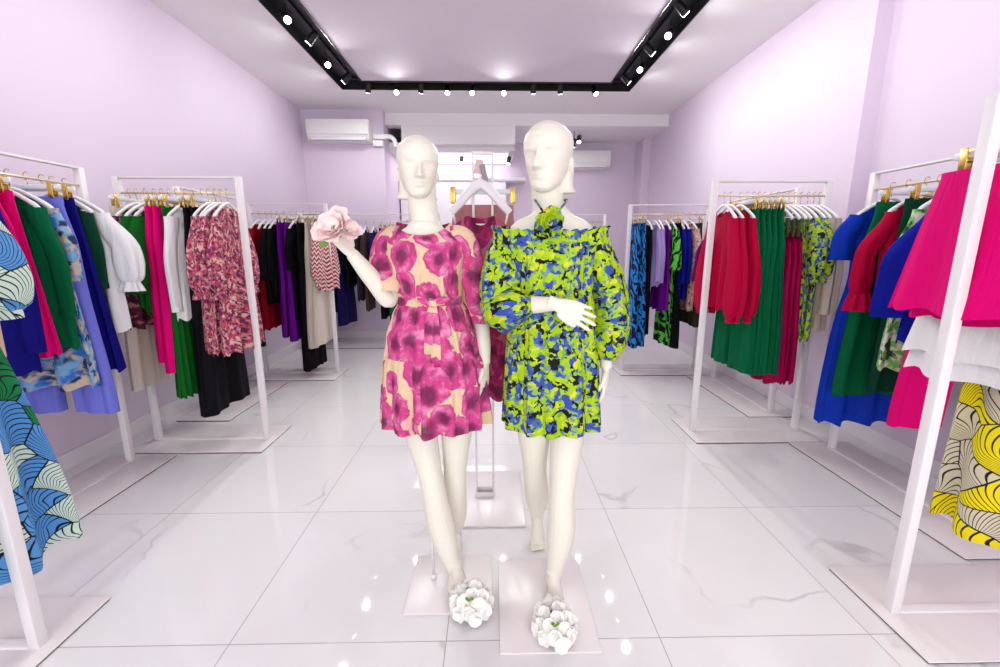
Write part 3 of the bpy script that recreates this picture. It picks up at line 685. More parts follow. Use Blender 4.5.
# ------------------------------------------------------------------ RIGHT
hang('RC', 1.665, make_skirt('skirt', F['magenta'], .50, ww=.20, hw=.31, th=.05, amp=.010), 'hot pink flared skirt, frontmost', 'skirt')
hang('RC', 1.735, make_skirt('skirt', F['magenta'], .53, ww=.20, hw=.30, th=.05, amp=.010), 'hot pink flared skirt behind the frontmost one', 'skirt')
hang('RC', 1.82, make_skirt('skirt', F['white'], .76, ww=.20, hw=.35, th=.06, amp=.015, tiers=2), 'white two tier skirt below the hot pink skirts', 'skirt')
hang('RC', 1.90, make_skirt('skirt', F['yellow'], 1.36, ww=.16, hw=.185, th=.06, amp=.022, folds=3), 'long skirt in yellow and grey petal print', 'skirt', yaw=.0)
hang('RC', 2.07, make_top('blouse', F['bluefl'], .9, sleeve=(.3, WIDE)), 'blue print blouse hidden behind the yellow skirt', 'blouse')
RB = 'RB'
for y, g, d, c in (
    (2.11, make_trousers('trousers', F['magenta'], 1.19, ww=.18, hem=.13, hip=.26, gap=.07), 'hot pink trousers, frontmost', 'trousers'),
    (2.20, make_top('blouse', F['royal2'], .76, sw=.22, bw=.24, hw=.30, th=.05, sleeve=(.52, WIDE, {'out': .15})), 'deep blue blouse', 'blouse'),
    (2.31, make_top('dress', F['gwfl'], .94, sw=.20, bw=.22, hw=.26, th=.045, sleeve=(.45, SLIM, {'out': .05})), 'green and white floral dress', 'dress'),
    (2.42, make_trousers('trousers', F['dgreen'], 1.10, hem=.10, hip=.18), 'bottle green trousers behind the green floral dress', 'trousers'),
    (2.49, make_top('blouse', F['crimson'], .62, sw=.19, bw=.20, hw=.2, th=.045, sleeve=(.46, [(0, .05), (.5, .056), (.85, .062), (1, .050)], {'out': .10}), ruffle=.10), 'crimson ruffle cuff blouse', 'blouse'),
    (2.60, make_trousers('trousers', F['green'], 1.18, ww=.17, hem=.135, hip=.21, th=.05), 'emerald trousers beside the royal blue dress', 'trousers'),
    (2.70, make_top('dress', F['royal'], 1.42, sw=.22, bw=.21, hw=.25, th=.05, amp=.018, sleeve=(.27, [(0, .055), (.4, .066), (1, .074)], {'out': .045, 'cuff': 0, 'amp': .12}), waist=.18), 'royal blue cap sleeve dress', 'dress')):
    hang(RB, y, g, d, c)
R2 = 'R2'
for i, (x, w) in enumerate(((1.66, 'leftmost of three'), (1.705, 'middle of three'), (1.775, 'rightmost of three'))):
    hang(R2, x, make_top('blouse', F['crimson'], .70, sw=.19, bw=.19, hw=.21, th=.04, amp=.014, sleeve=(.68, BISHOP, {'out': .05, 'amp': .09})), f'crimson bishop sleeve blouse, {w}', 'blouse', yaw=J(.05))
for i, (x, w) in enumerate(((1.825, 'leftmost of five'), (1.87, 'second from left of five'), (1.91, 'middle of five'), (1.95, 'second from right of five'), (1.995, 'rightmost of five'))):
    hang(R2, x, make_trousers('trousers', F['green'], 1.15, ww=.15, hem=.125, hip=.2, th=.034, amp=.012), f'emerald wide trousers, {w}', 'trousers', yaw=J(.04))
for i, (x, w) in enumerate(((2.045, 'leftmost of four'), (2.09, 'second from left of four'), (2.13, 'third from left of four'), (2.17, 'rightmost of four'))):
    t = make_top('jumpsuit', F['rasp'], 1.10, sw=.13, bw=.16, hw=.2, th=.034, amp=.012, sleeve=None)
    for ch in t.children: ch.location.z = -.14
    for s in (-1, 1): obj('shoulder_strap', tube([(s * .085, 0, -.112), (s * .095, -.016, -.19), (s * .10, -.016, -.29)], .02, 8, .35), F['oliveband'], t)
    hang(R2, x, t, f'raspberry strappy jumpsuit, {w}', 'jumpsuit', yaw=J(.04))
for i, (x, w) in enumerate(((2.215, 'left of two'), (2.265, 'right of two'))):
    hang(R2, x, make_top('dress', F['garden'], .92, sw=.19, bw=.19, hw=.21, th=.035, amp=.014, sleeve=(.40, PUFF, {'out': .05}), tags=1 if i == 0 else 0), f'lime and blue floral dress, {w}', 'dress', yaw=J(.05))
for i, (x, w) in enumerate(((2.31, 'left of two'), (2.35, 'right of two'))):
    hang(R2, x, make_top('jacket', F['beige'], .84, sw=.2, bw=.2, hw=.21, th=.035, sleeve=(.62, SLIM)), f'beige jacket, {w}', 'jacket', yaw=J(.04))
RD = 'RD'
for y, g, d, c in (
    (3.68, make_top('blouse', F['crimson'], .8, sleeve=(.6, BISHOP)), 'crimson blouse, frontmost', 'blouse'),
    (3.95, make_top('dress', F['rasp'], 1.1, hw=.25), 'raspberry dress, second from the front', 'dress'),
    (4.20, make_top('blouse', F['crimson'], .82, sw=.22, hw=.27, sleeve=(.55, WIDE)), 'crimson blouse, third from the front', 'blouse'),
    (4.42, make_top('blouse', F['plum'], .72, sw=.22, hw=.3, sleeve=(.50, WIDE, {'out': .08})), 'plum blouse, rearmost', 'blouse')):
    hang(RD, y, g, d, c)
R3 = 'R3'
for x, g, d, c in (
    (1.59, make_trousers('trousers', F['bluezeb'], 1.36, hem=.13), 'blue swirl print trousers, left pair of two', 'trousers'),
    (1.645, make_trousers('trousers', F['bluezeb'], 1.34, hem=.13), 'blue swirl print trousers, right pair of two', 'trousers'),
    (1.725, make_top('dress', F['black'], 1.22, hw=.22, tags=1), 'black dress with a white tag', 'dress'),
    (1.80, make_top('blouse', F['lilac'], .68, sw=.17, bw=.18, hw=.19, sleeve=(.52, SLIM)), 'pale violet blouse, left of two', 'blouse'),
    (1.85, make_top('blouse', F['lilac'], .66, sw=.17, bw=.18, hw=.19, sleeve=(.54, SLIM)), 'pale violet blouse, right of two', 'blouse'),
    (1.92, make_top('dress', F['purple'], .96, hw=.23, tags=1), 'purple dress with a white tag', 'dress'),
    (1.985, make_top('dress', F['grzeb'], 1.34, hw=.24, sleeve=(.4, WIDE)), 'bright green swirl print dress', 'dress'),
    (2.03, make_trousers('trousers', F['black'], 1.36, hem=.14), 'black trousers behind the royal blue dresses', 'trousers'),
    (2.07, make_top('dress', F['royal2'], .80, hw=.22, sleeve=(.55, SLIM)), 'royal blue dress, left of two', 'dress'),
    (2.12, make_top('dress', F['royal2'], .82, hw=.22, sleeve=(.55, SLIM)), 'royal blue dress, right of two', 'dress'),
    (2.20, make_top('dress', F['blushfl'], .95, hw=.22, sleeve=(.4, WIDE)), 'blush floral dress', 'dress'),
    (2.27, make_trousers('trousers', F['olive'], 1.12, hem=.14), 'dark olive trousers', 'trousers')):
    hang(R3, x, g, d, c, yaw=J(.05))
# ------------------------------------------------------------------ mannequins
def limb(path, rw, rn, up, n=20, cap=True):
    """tube with separate half widths: rw across, rn along up"""
    P = [Vector(p) for p in path]; R = []; up = Vector(up)
    for i, p in enumerate(P):
        t = (P[min(i + 1, len(P) - 1)] - P[max(i - 1, 0)]).normalized()
        b = t.cross(up).normalized(); nn = b.cross(t).normalized()
        R.append([p + b * (cos(2 * PI * j / n) * rw[i]) + nn * (sin(2 * PI * j / n) * rn[i]) for j in range(n)])
    return loft(R, True, cap, cap)
def arm_mesh(pts, rad):
    p, r = smooth_path(pts, 10, rad); return tube(p, r, 20)
HEADROWS = [(0, .020, .070, -.030), (.010, .033, .080, -.008), (.026, .045, .083, .030), (.05, .0525, .0845, .056), (.08, .061, .085, .075), (.11, .068, .086, .088), (.14, .0735, .087, .095), (.165, .0745, .085, .096), (.19, .069, .076, .090), (.21, .055, .061, .075), (.225, .038, .042, .053), (.234, .018, .02, .026), (.237, .004, .004, .006)]
def head_mesh(h=.24, fat=1.0):
    k = h / .237; R = []; nu = 120
    g = lambda x, s: math.exp(-(x / s) ** 2)
    zs = [.237 * (1 - cos(PI * i / 110)) / 2 for i in range(111)]
    for z in zs:
        w, f, b = table(HEADROWS, z); ring = []
        for j in range(nu):
            a = 2 * PI * j / nu; cx, cy = cos(a), sin(a)
            x = w * spow(cx, .95)
            mid = (b - f) / 2; d = (b + f) / 2; y = mid + d * spow(cy, .95)
            if cy < 0:
                fr = abs(cy) ** 1.5; dy = 0
                dy += (.020 * sst(.140, .082, z) * sst(.062, .076, z) + .003) * g(x, .0085 + .006 * sst(.11, .075, z)) * sst(.06, .07, z) * sst(.15, .13, z)
                for s in (-1, 1):
                    dy -= .0125 * g(x - s * .031, .018) * g(z - .117, .013)
                    dy += .0082 * g(x - s * .031, .0135) * g(z - .114, .0065) - .003 * g(x - s * .031, .014) * g(z - .1075, .0018)
                    dy += .0045 * g(x - s * .032, .020) * g(z - .137, .008)
                    dy += .004 * g(x - s * .010, .005) * g(z - .077, .006)
                    dy += .005 * g(x - s * .042, .018) * g(z - .085, .018)
                    dy -= .003 * g(x - s * .034, .012) * g(z - .055, .018)
                dy += .0085 * g(x, .018) * g(z - .0555, .0056)
                dy += .0085 * g(x, .015) * g(z - .0435, .0060)
                dy -= .0065 * g(x, .020) * g(z - .0495, .0024)
                dy -= .004 * g(x, .018) * g(z - .033, .005)
                dy += .007 * g(x, .016) * g(z - .014, .011)
                y -= 1.3 * dy * fr
            ring.append((x * k, y * k, z * k))
        R.append(ring)
    parts = [loft(R)]
    for s in (-1, 1):   # ears and the sculpted hair that flips out behind the jaw
        ear = [( .0 + s * (.064 + .006 * sin(PI * t)), .018 + .006 * t, .118 - .055 * t) for t in [i / 8 for i in range(9)]]
        parts.append(limb([(x * k, y * k, z * k) for x, y, z in ear], [.012 * sin(PI * (.12 + .76 * i / 8)) for i in range(9)], [.005 * sin(PI * (.2 + .6 * i / 8)) + .002 for i in range(9)], (s, 0, 0)))
    rows = [(.11, .064, .004, .088), (.07, .066, .008, .083), (.035, .064, .010, .074), (.016, .066, .010, .070), (.002, .074, .004, .076), (-.004, .071, .008, .072)]
    R = []
    for z, w, y0, y1 in rows:
        R.append([(w * spow(cos(2 * PI * j / 40), .6) * k, ((y0 + y1) / 2 + (y1 - y0) / 2 * spow(sin(2 * PI * j / 40), .7)) * k, z * k) for j in range(40)])
    parts.append(loft(R))
    J_ = join(*parts); return [Vector((p[0] * fat, p[1] * fat, p[2])) for p in J_[0]], J_[1], None
def hand_mesh(wrist, d, n, thumb, curl=(.25, .3, .35, .4), spread=.05, size=1.0, tcurl=.35, tout=.75):
    """d: towards the fingertips, n: out of the palm, thumb: +1 or -1 picks the side"""
    W = Vector(wrist); d = Vector(d).normalized(); n = Vector(n); n = (n - d * n.dot(d)).normalized(); w = d.cross(n).normalized() * thumb; S = size
    parts = [limb([W - d * .03 * S, W, W + d * .03 * S, W + d * .065 * S, W + d * .092 * S, W + d * .100 * S], [.021 * S, .023 * S, .033 * S, .040 * S, .039 * S, .032 * S], [.019 * S, .016 * S, .016 * S, .015 * S, .012 * S, .007 * S], n, 24)]
    for i, (ln, o) in enumerate(((.070, .030), (.079, .0105), (.074, -.0095), (.058, -.0285))):
        base = W + d * (.086 - .006 * abs(i - 1.2)) * S + w * o * S
        pts, ang, p = [base - d * .012 * S, base], 0, base
        dd = (d + w * spread * (1.5 - i)).normalized()
        for seg, fr in enumerate((.42, .32, .26)):
            ang += curl[i] * (.7, 1.2, .9)[seg]
            for q in range(2):
                p = p + (dd * cos(ang) + n * sin(ang)) * (ln * S * fr / 2); pts.append(p)
        r = .0082 * S * (1 if i < 3 else .88)
        parts.append(tube(pts, [r * 1.05, r * 1.05, r, r * 1.02, r * .95, r * .95, r * .85, r * .55], 12))
    b = W + d * .022 * S + w * .024 * S
    pts = [b, b + (d * .6 + w * tout) * .022 * S, b + (d * .85 + w * tout * .95 + n * tcurl * .3) * .042 * S, b + (d * 1.0 + w * tout * .8 + n * tcurl) * .058 * S, b + (d * 1.05 + w * tout * .70 + n * tcurl) * .070 * S]
    parts.append(tube(pts, [.014 * S, .0125 * S, .0098 * S, .0088 * S, .0052 * S], 12))
    return join(*parts)
def foot_mesh(ankle, heel, ball, toe, w=.040):
    A, H, B, T_ = map(Vector, (ankle, heel, ball, toe)); fw = (T_ - B).normalized(); side = fw.cross(Vector((0, 0, 1))).normalized()
    parts = [tube(smooth_path([A + Vector((0, 0, .05)), A, (A + H) / 2 + Vector((0, 0, -.0)), H], 5), [.030] * 5 + [.031] * 5 + [.030 - .0012 * i for i in range(6)], 18)]
    parts.append(limb(smooth_path([H, (H + B) / 2 + Vector((0, 0, .012)), B, B * .55 + T_ * .45], 5), [.022] * 3 + [.026] * 3 + [.032] * 4 + [w] * 4 + [w * .98] * 2, [.022] * 3 + [.026] * 3 + [.026] * 4 + [.018] * 4 + [.013] * 2, (0, 0, 1)))
    parts.append(limb([A + Vector((0, 0, .035)), A + (B - A) * .35 + Vector((0, 0, .012)), A + (B - A) * .75, B], [.026, .028, .032, .034], [.026, .026, .020, .014], (0, 0, 1)))
    L = (T_ - B).length
    for i in range(5):
        o = (-.031 + .0155 * i); big = i == 4
        s = B + side * o + fw * L * .30; e = B + side * o * .86 + fw * L * ((.82, .92, 1.0, 1.05, 1.04)[i])
        s.z = B.z - .002; e.z = T_.z
        r = .0105 if big else .0078
        parts.append(tube([s, (s + e) / 2 + Vector((0, 0, .004)), e + fw * -.004, e], [r, r, r * .95, r * .5], 12))
    return join(*parts)
def solid(name, vf, parent, mat, voxel=.0027):
    """one continuous skin out of the overlapping pieces"""
    me = bpy.data.meshes.new('raw'); me.from_pydata([tuple(p) for p in vf[0]], [], vf[1])
    bm = bmesh.new(); bm.from_mesh(me); bmesh.ops.recalc_face_normals(bm, faces=bm.faces); bm.to_mesh(me); bm.free()
    o = bpy.data.objects.new('raw', me); COL.objects.link(o)
    m = o.modifiers.new('r', 'REMESH'); m.mode = 'VOXEL'; m.voxel_size = voxel; m.use_smooth_shade = True
    s = o.modifiers.new('s', 'SMOOTH'); s.factor = .5; s.iterations = 2
    dg = bpy.context.evaluated_depsgraph_get(); nm = bpy.data.meshes.new_from_object(o.evaluated_get(dg)); nm.name = name
    bpy.data.objects.remove(o); bpy.data.meshes.remove(me)
    nm.polygons.foreach_set('use_smooth', [True] * len(nm.polygons)); nm.materials.clear(); nm.materials.append(mat)
    r = bpy.data.objects.new(name, nm); COL.objects.link(r); r.parent = parent; return r
def torso(cx, cy, z0, shift=0, wide=1.0):
    rows = [(-.06, .06, .06), (0, .125, .09), (.06, .160, .105), (.13, .160, .105), (.22, .132, .09), (.34, .110, .078), (.44, .122, .094), (.50, .132, .104), (.56, .145, .088), (.60, .150, .068), (.625, .125, .058), (.645, .080, .052), (.67, .052, .05)]
    R = []
    for z, w, d in rows:
        R.append([(cx + shift * z / .6 + w * wide * spow(cos(2 * PI * j / 48), .9), cy + d * spow(sin(2 * PI * j / 48), .9) - (.012 * math.exp(-((z - .49) / .05) ** 2)), z0 + z) for j in range(48)])
    return loft(R)
def rel(vf, loc): return [Vector(p) - loc for p in vf[0]], vf[1], (vf[2] if len(vf) > 2 else None)
def cloth(rows, cx, cy, folds, amps, zvar=None, nu=160, nv=80, fine=0, seed=0, uscale=None):
    """rows: (z, half width, half depth, dx, dy); amps: (z, amplitude)"""
    rows = sorted(rows, key=lambda r: -r[0]); R = []
    rn = random.Random(seed); ph = [rn.uniform(0, 6) for _ in range(6)]
    z1, z0 = rows[0][0], rows[-1][0]
    asc = [tuple(r) for r in reversed(rows)]
    for i in range(nv + 1):
        z = lerp(z1, z0, i / nv); w, d, dx, dy = table(asc, z); A = table(sorted(amps), z)[0]; ring = []
        for j in range(nu):
            a = 2 * PI * j / nu + PI / 2
            q = sin(folds * a + ph[0] + .4 * sin(2 * a + ph[1])) * .65 + sin(folds * 1.7 * a + ph[2]) * 0.0 + sin((folds + 5) * a + ph[3]) * .4 + sin((folds - 3) * a + ph[4]) * .3
            f = A * q + fine * sin(46 * a + 2 * sin(3 * a)) * min(1, A / .004 if A < .004 else 1)
            ca, sa = spow(cos(a), .92), spow(sin(a), .92)
            z_ = z + (zvar(i / nv, a) if zvar else 0)
            ring.append((cx + dx + (w + f) * ca, cy + dy + (d + f) * sa, z_))
        R.append(ring)
    return loft(R, True, False, False, uscale)
def sleeve_tube(pts, rad, folds=7, amp=.06, flat=1.0, seed=0, n=48, cuffgather=True):
    p, r = smooth_path(pts, 10, rad); ph = seed * 1.7
    return tube(p, r, n, flat, False, lambda t, a: amp * sin(PI * min(1, t * 1.1)) * (sin(folds * a + ph + 2 * t) * .7 + sin((folds + 4) * a + ph * 2) * .4) + (.06 * sin(22 * a) * sst(.86, .97, t)))
def rosette(c, R_, n=26, seed=1, cup=.6, squash=1.0, up=(0, -1, 0)):
    """petals laid in a spiral round an axis"""
    rn = random.Random(seed); parts = []
    q = Vector(up).normalized().to_track_quat('Z', 'Y').to_matrix()
    for k in range(n):
        t = (k + 1) / n; a = k * 2.39996; rad = R_ * (.12 + .50 * t); size = R_ * (.28 + .34 * t); tilt = lerp(1.35, .35, t) * cup + (1 - cup) * .4
        V, Fc = [], []; nu, nv = 9, 7
        for i in range(nv):
            for j in range(nu):
                u = (j / (nu - 1) - .5) * 2; v = i / (nv - 1)
                wd = size * (.35 + .75 * sin(PI * min(.97, .12 + .80 * v)))
                x = wd * u * .75; y = v * size * 1.1; z = -.25 * size * (1 - u * u) * 1.0 + .10 * size * sin(5 * u + k) * v - .25 * size * max(0, v - .7)
                # tilt: y runs outward/up
                yy = y * cos(tilt) - z * sin(tilt); zz = y * sin(tilt) + z * cos(tilt)
                p = Vector((x, yy, zz)); p = Vector((p.x, p.y + rad * .35, p.z))
                p = Vector((p.x * cos(a) - p.y * sin(a), p.x * sin(a) + p.y * cos(a), p.z * squash))
                V.append(Vector(c) + q @ p)
        for i in range(nv - 1):
            for j in range(nu - 1): Fc.append((i * nu + j, i * nu + j + 1, (i + 1) * nu + j + 1, (i + 1) * nu + j))
        parts.append((V, Fc, [[(V[m].x, V[m].z) for m in f] for f in Fc]))
    return join(*parts)
def floret(c, R_, n, seed, up):
    rn = random.Random(seed); q = Vector(up).normalized().to_track_quat('Z', 'Y').to_matrix(); parts = []; a0 = rn.uniform(0, 6)
    for k in range(n):
        a = a0 + k * 2 * PI / n + rn.uniform(-.15, .15); cup = rn.uniform(.15, .45); V, Fc = [], []
        for i in range(7):
            v = i / 6; wd = R_ * (.16 + .66 * sin(PI * min(.93, .05 + .80 * v)) ** .8)
            for j in range(7):
                u = (j / 6 - .5) * 2
                x, y, z = wd * u, R_ * v * (1.02 - .10 * u * u), R_ * (cup * v * v + .12 * u * u - .10 * sin(3 * u + k) * v) + .0012 * k
                V.append(Vector(c) + q @ Vector((x * cos(a) - y * sin(a), x * sin(a) + y * cos(a), z)))
        for i in range(6):
            for j in range(6): Fc.append((i * 7 + j, i * 7 + j + 1, i * 7 + j + 8, i * 7 + j + 7))
        parts.append((V, Fc, None))
    parts.append(ball(Vector(c) + q @ Vector((0, 0, .002)), .003, 8, 5))
    return join(*parts)
def thicken(o, t=.0012):
    s = o.modifiers.new('cloth', 'SOLIDIFY'); s.thickness = t; s.offset = 0; return o
def leaf_mesh(c, d, n, L, W):
    c, d, n = Vector(c), Vector(d).normalized(), Vector(n).normalized(); w = d.cross(n).normalized(); V, Fc = [], []
    for i in range(8):
        v = i / 7; ww = W * sin(PI * (.04 + .94 * v)) ** .8
        for u in (-1, -.5, 0, .5, 1): V.append(c + d * L * v + w * ww * u + n * (.25 * W * abs(u) - .3 * L * v * v))
    for i in range(7):
        for j in range(4): Fc.append((i * 5 + j, i * 5 + j + 1, i * 5 + j + 6, i * 5 + j + 5))
    return V, Fc, None

# --- pink poppy mannequin
PX, PY = -.262, 1.75
L0 = Vector((-.182, 1.625, 0))
mp = thing('mannequin', 'cream mannequin in pink poppy belted dress holding up a pink rose', 'mannequin', L0, 0, 'shop mannequins')
def P(vf): return rel(vf, L0)
hips = Vector((-.250, PY, .87))
hd = xf(head_mesh(.226, 1.13), (-.286, PY - .012, 1.618), (.05, .03, math.radians(13)))
neck = tube(smooth_path([(-.262, PY + .015, 1.46), (-.265, PY + .018, 1.53), (-.274, PY + .012, 1.60), (-.280, PY + .02, 1.68)], 6), [.075] * 3 + [.066] * 3 + [.060] * 3 + [.057] * 3 + [.055] * 4 + [.054] * 3, 24)
R_sh, R_el, R_wr = Vector((PX - .158, PY, 1.445)), aty(389, 299, 1.70), aty(352, 254, 1.60)
R_tip = aty(335, 238, 1.57)
L_sh, L_el, L_wr = Vector((PX + .158, PY, 1.445)), aty(480, 318, 1.79), aty(485, 364, 1.73)
fr_an = aty(455, 573, 1.625); 
pieces = [torso(-.250, PY, .86, -.014, .98), neck, hd,
    arm_mesh([R_sh, (R_sh + R_el) / 2, R_el, (R_el + R_wr) / 2, R_wr], [.042, .040, .036, .034, .0235]),
    arm_mesh([L_sh, (L_sh + L_el) / 2, L_el, (L_el + L_wr) / 2, L_wr], [.042, .040, .035, .033, .0225]),
    hand_mesh(R_wr, R_tip - R_wr + Vector((0, 0, .02)), (.35, -.55, .8), 1, (.35, .38, .42, .5), .08, .95, .5, .7),
    hand_mesh(L_wr, aty(484, 398, 1.71) - L_wr, (-.8, .3, 0), -1, (.18, .25, .32, .4), .05, .98, .3, .5),
    # front leg crosses over to the right, rear leg behind it
    arm_mesh([(-.325, PY, .93), (-.318, PY - .02, .74), aty(431, 478, 1.675), aty(441, 525, 1.67), fr_an], [.088, .075, .0515, .057, .030]),
    arm_mesh([(-.175, PY, .93), (-.155, PY + .0, .74), aty(455, 470, 1.77), aty(455, 510, 1.83), aty(456, 532, 1.88)], [.088, .075, .0515, .056, .030])]
pieces.append(foot_mesh(fr_an, atz(452, 590, .030) , atz(470, 604, .026), atz(480, 612, .021), .034))
ra = aty(456, 532, 1.88); pieces.append(foot_mesh(ra, ra + Vector((.0, .03, -.05)), ra + Vector((.002, -.05, -.085)), ra + Vector((.002, -.095, -.094)), .034))
solid('body', P(join(*pieces)), mp, M['skin'])
obj('base_plate', P(box(-.357, -.006, 1.46, 1.79, .0005, .009, .0015)), M['plate'], mp)
rf = atz(434, 578, .009)
obj('support_rod', P(tube([rf, rf + Vector((-.005, .0, .30)), rf + Vector((-.012, .03, .62))], .006, 12)), M['rack'], mp)
obj('rod_socket', P(tube([rf, rf + Vector((0, 0, .02))], .011, 16)), M['rack'], mp)
# dress
def neckz(v, a):
    k = max(0, 1 - v / .10); return k * (-.040 * max(0, -sin(a)) + .012 * abs(cos(a)) ** 2)
rows = [(1.518, .104, .080, -.008, .0), (1.495, .128, .088, -.004, 0), (1.455, .165, .098, 0, 0), (1.40, .160, .115, 0, -.01), (1.34, .148, .122, 0, -.012), (1.27, .132, .108, .004, -.005), (1.222, .126, .096, .010, 0), (1.17, .15, .118, .010, 0), (1.08, .178, .142, .012, 0), (.97, .196, .158, .016, 0), (.85, .203, .17, .020, 0), (.725, .210, .178, .022, 0)]
dp = obj('dress', P(cloth(rows, PX, PY, 11, [(1.5, .0), (1.40, .003), (1.26, .004), (1.22, .003), (1.15, .006), (.95, .012), (.7, .022)], neckz, fine=.0018, seed=3)), F['poppy'], mp)
# gathered tier seam
obj('skirt_flounce', P(cloth([(1.0, .196, .158, .016, 0), (.97, .202, .164, .016, 0), (.85, .212, .178, .020, 0), (.708, .220, .188, .022, 0)], PX, PY, 13, [(1.0, .003), (.95, .012), (.7, .026)], None, nv=40, fine=.002, seed=5)), F['poppy'], dp)
for s, pts in ((-1, [R_sh + Vector((.07, 0, .022)), R_sh + Vector((.012, -.0, .0)), lerp(R_sh, R_el, .5) + Vector((-.006, 0, 0)), R_el + Vector((.002, .0, .045)), R_el + Vector((.006, -.022, .010))]), (1, [L_sh + Vector((-.07, 0, .022)), L_sh + Vector((-.012, 0, .0)), lerp(L_sh, L_el, .5) + Vector((.004, 0, 0)), L_el + Vector((.002, -.0, .035)), L_el + Vector((.000, -.008, -.025))])):
    so = obj('sleeve', P(sleeve_tube(pts, [.050, .058, .064, .068, .050], 7, .06, 1, 2 + s)), F['poppy'], dp)
bl_ = obj('waist_belt', P(cloth([(1.240, .129, .099, .008, 0), (1.232, .133, .103, .009, 0), (1.212, .133, .103, .010, 0), (1.204, .129, .100, .010, 0)], PX, PY, 9, [(1.2, .0015)], None, nv=8, seed=2)), F['poppy'], dp)
kn = Vector((PX + .035, PY - .108, 1.222))
obj('belt_knot', P(join(ball(kn, (.020, .014, .018)), xf(ball((0, 0, 0), (.040, .009, .016)), kn + Vector((-.030, -.002, .006)), (0, .35, 0)), xf(ball((0, 0, 0), (.038, .009, .016)), kn + Vector((.030, -.002, .008)), (0, -.3, 0)),
    limb([kn, kn + Vector((.006, -.012, -.05)), kn + Vector((.012, -.030, -.14)), kn + Vector((.010, -.048, -.24))], [.012, .016, .018, .020], [.003] * 4, (0, 1, 0)), limb([kn, kn + Vector((-.012, -.012, -.05)), kn + Vector((-.016, -.030, -.12)), kn + Vector((-.022, -.042, -.19))], [.012, .016, .018, .020], [.003] * 4, (0, 1, 0)))), F['poppy'], bl_)
# the rose in its hand
rq = NT('blush_silk_petal', .6, 0, .3); rv = rq.uv(); rq.col(rq.mix(rq.step(rq.noise(rv, 30, 2), .45, .75), lin(250, 226, 222), lin(243, 200, 202))); M['blush'] = rq.m
rc = aty(334, 227, 1.505)
ro = thing('silk_rose', 'large pale pink silk rose held up in the mannequin\'s raised hand', 'flower', rc)
obj('bloom', rel(rosette(rc, .088, 15, 4, .75, .9, (-.25, -.8, .55)), rc), M['blush'], ro)
c2 = aty(350, 229, 1.53); obj('bloom', rel(rosette(c2, .056, 10, 7, .6, .8, (.5, -.6, .6)), rc), M['blush'], ro)
M['leaf'] = plain('silk_leaf_green', (116, 150, 62), .6)
obj('leaf', rel(leaf_mesh(aty(329, 241, 1.50), (-.5, -.3, -.2), (0, -1, .2), .04, .014), rc), M['leaf'], ro)
obj('stem', rel(tube([rc, R_wr + (R_tip - R_wr) * .55 + Vector((0, -.02, .03))], .004, 8), rc), M['leaf'], ro)

# --- lime garden mannequin
GX, GY = .228, 1.70
L1 = Vector((.207, 1.52, 0))
mg = thing('mannequin', 'taller cream mannequin in lime and blue floral off shoulder dress, hand at waist', 'mannequin', L1, 0, 'shop mannequins')
def Q(vf): return rel(vf, L1)
hd = xf(head_mesh(.250, 1.13), (.214, GY - .012, 1.634), (.04, -.02, math.radians(-27)))
neck = tube(smooth_path([(.222, GY + .015, 1.48), (.222, GY + .018, 1.56), (.212, GY + .012, 1.63), (.206, GY + .02, 1.71)], 6), [.080] * 3 + [.071] * 3 + [.065] * 3 + [.062] * 3 + [.060] * 4 + [.058] * 3, 24)
R_sh, R_el, R_wr = Vector((GX - .172, GY, 1.488)), aty(500, 306, 1.665), aty(556, 304, 1.515)
L_sh, L_el, L_wr = Vector((GX + .172, GY, 1.488)), aty(607, 308, 1.74), aty(606, 368, 1.67)
ga = aty(553, 580, 1.56)
gr = aty(537, 516, 1.90)
pieces = [torso(.235, GY, .908, -.006, 1.06), neck, hd,
    arm_mesh([R_sh, (R_sh + R_el) / 2, R_el, (R_el + R_wr) / 2, R_wr], [.047, .041, .037, .034, .0245]),
    arm_mesh([L_sh, (L_sh + L_el) / 2, L_el, (L_el + L_wr) / 2, L_wr], [.047, .041, .036, .034, .0235]),
    hand_mesh(R_wr, aty(590, 318, 1.50) - R_wr, (.1, .8, -.25), -1, (.10, .12, .16, .2), .10, 1.0, .15, .45),
    hand_mesh(L_wr, aty(604, 396, 1.65) - L_wr, (-.8, .3, 0), -1, (.2, .26, .32, .4), .05, .98, .3, .5),
    arm_mesh([(.310, GY, .95), (.312, GY - .03, .76), aty(562, 492, 1.60), aty(561, 530, 1.59), ga], [.090, .076, .0525, .058, .030]),
    arm_mesh([(.160, GY, .95), (.170, GY + .0, .76), aty(535, 470, 1.78), aty(537, 495, 1.86), gr], [.090, .076, .0525, .057, .030]),
    foot_mesh(ga, ga + Vector((0, .035, -.040)), Vector((ga.x + .004, ga.y - .085, .030)), Vector((ga.x + .006, ga.y - .140, .022)), .036),
    foot_mesh(gr, gr + Vector((0, .030, -.045)), Vector((gr.x, gr.y - .045, .018)), Vector((gr.x, gr.y - .085, .010)), .036)]
solid('body', Q(join(*pieces)), mg, M['skin'])
obj('base_plate', Q(box(.024, .390, 1.284, 1.757, .0005, .009, .0015)), M['plate'], mg)
rows = [(1.492, .205, .108, -.004, .0), (1.478, .200, .112, -.002, 0), (1.44, .186, .122, 0, 0), (1.38, .168, .130, .002, -.004), (1.27, .160, .128, .004, 0), (1.12, .168, .136, .010, 0), (.96, .182, .150, .016, 0), (.82, .188, .156, .018, 0), (.712, .192, .160, .020, 0)]
def offz(v, a):
    k = max(0, 1 - v / .12); return k * (-.020 * max(0, -sin(a)) + .004 * sin(38 * a))
dg_ = obj('dress', Q(cloth(rows, GX, GY, 12, [(1.5, .002), (1.40, .005), (1.2, .007), (.95, .011), (.68, .020)], offz, fine=.002, seed=9)), F['garden'], mg)
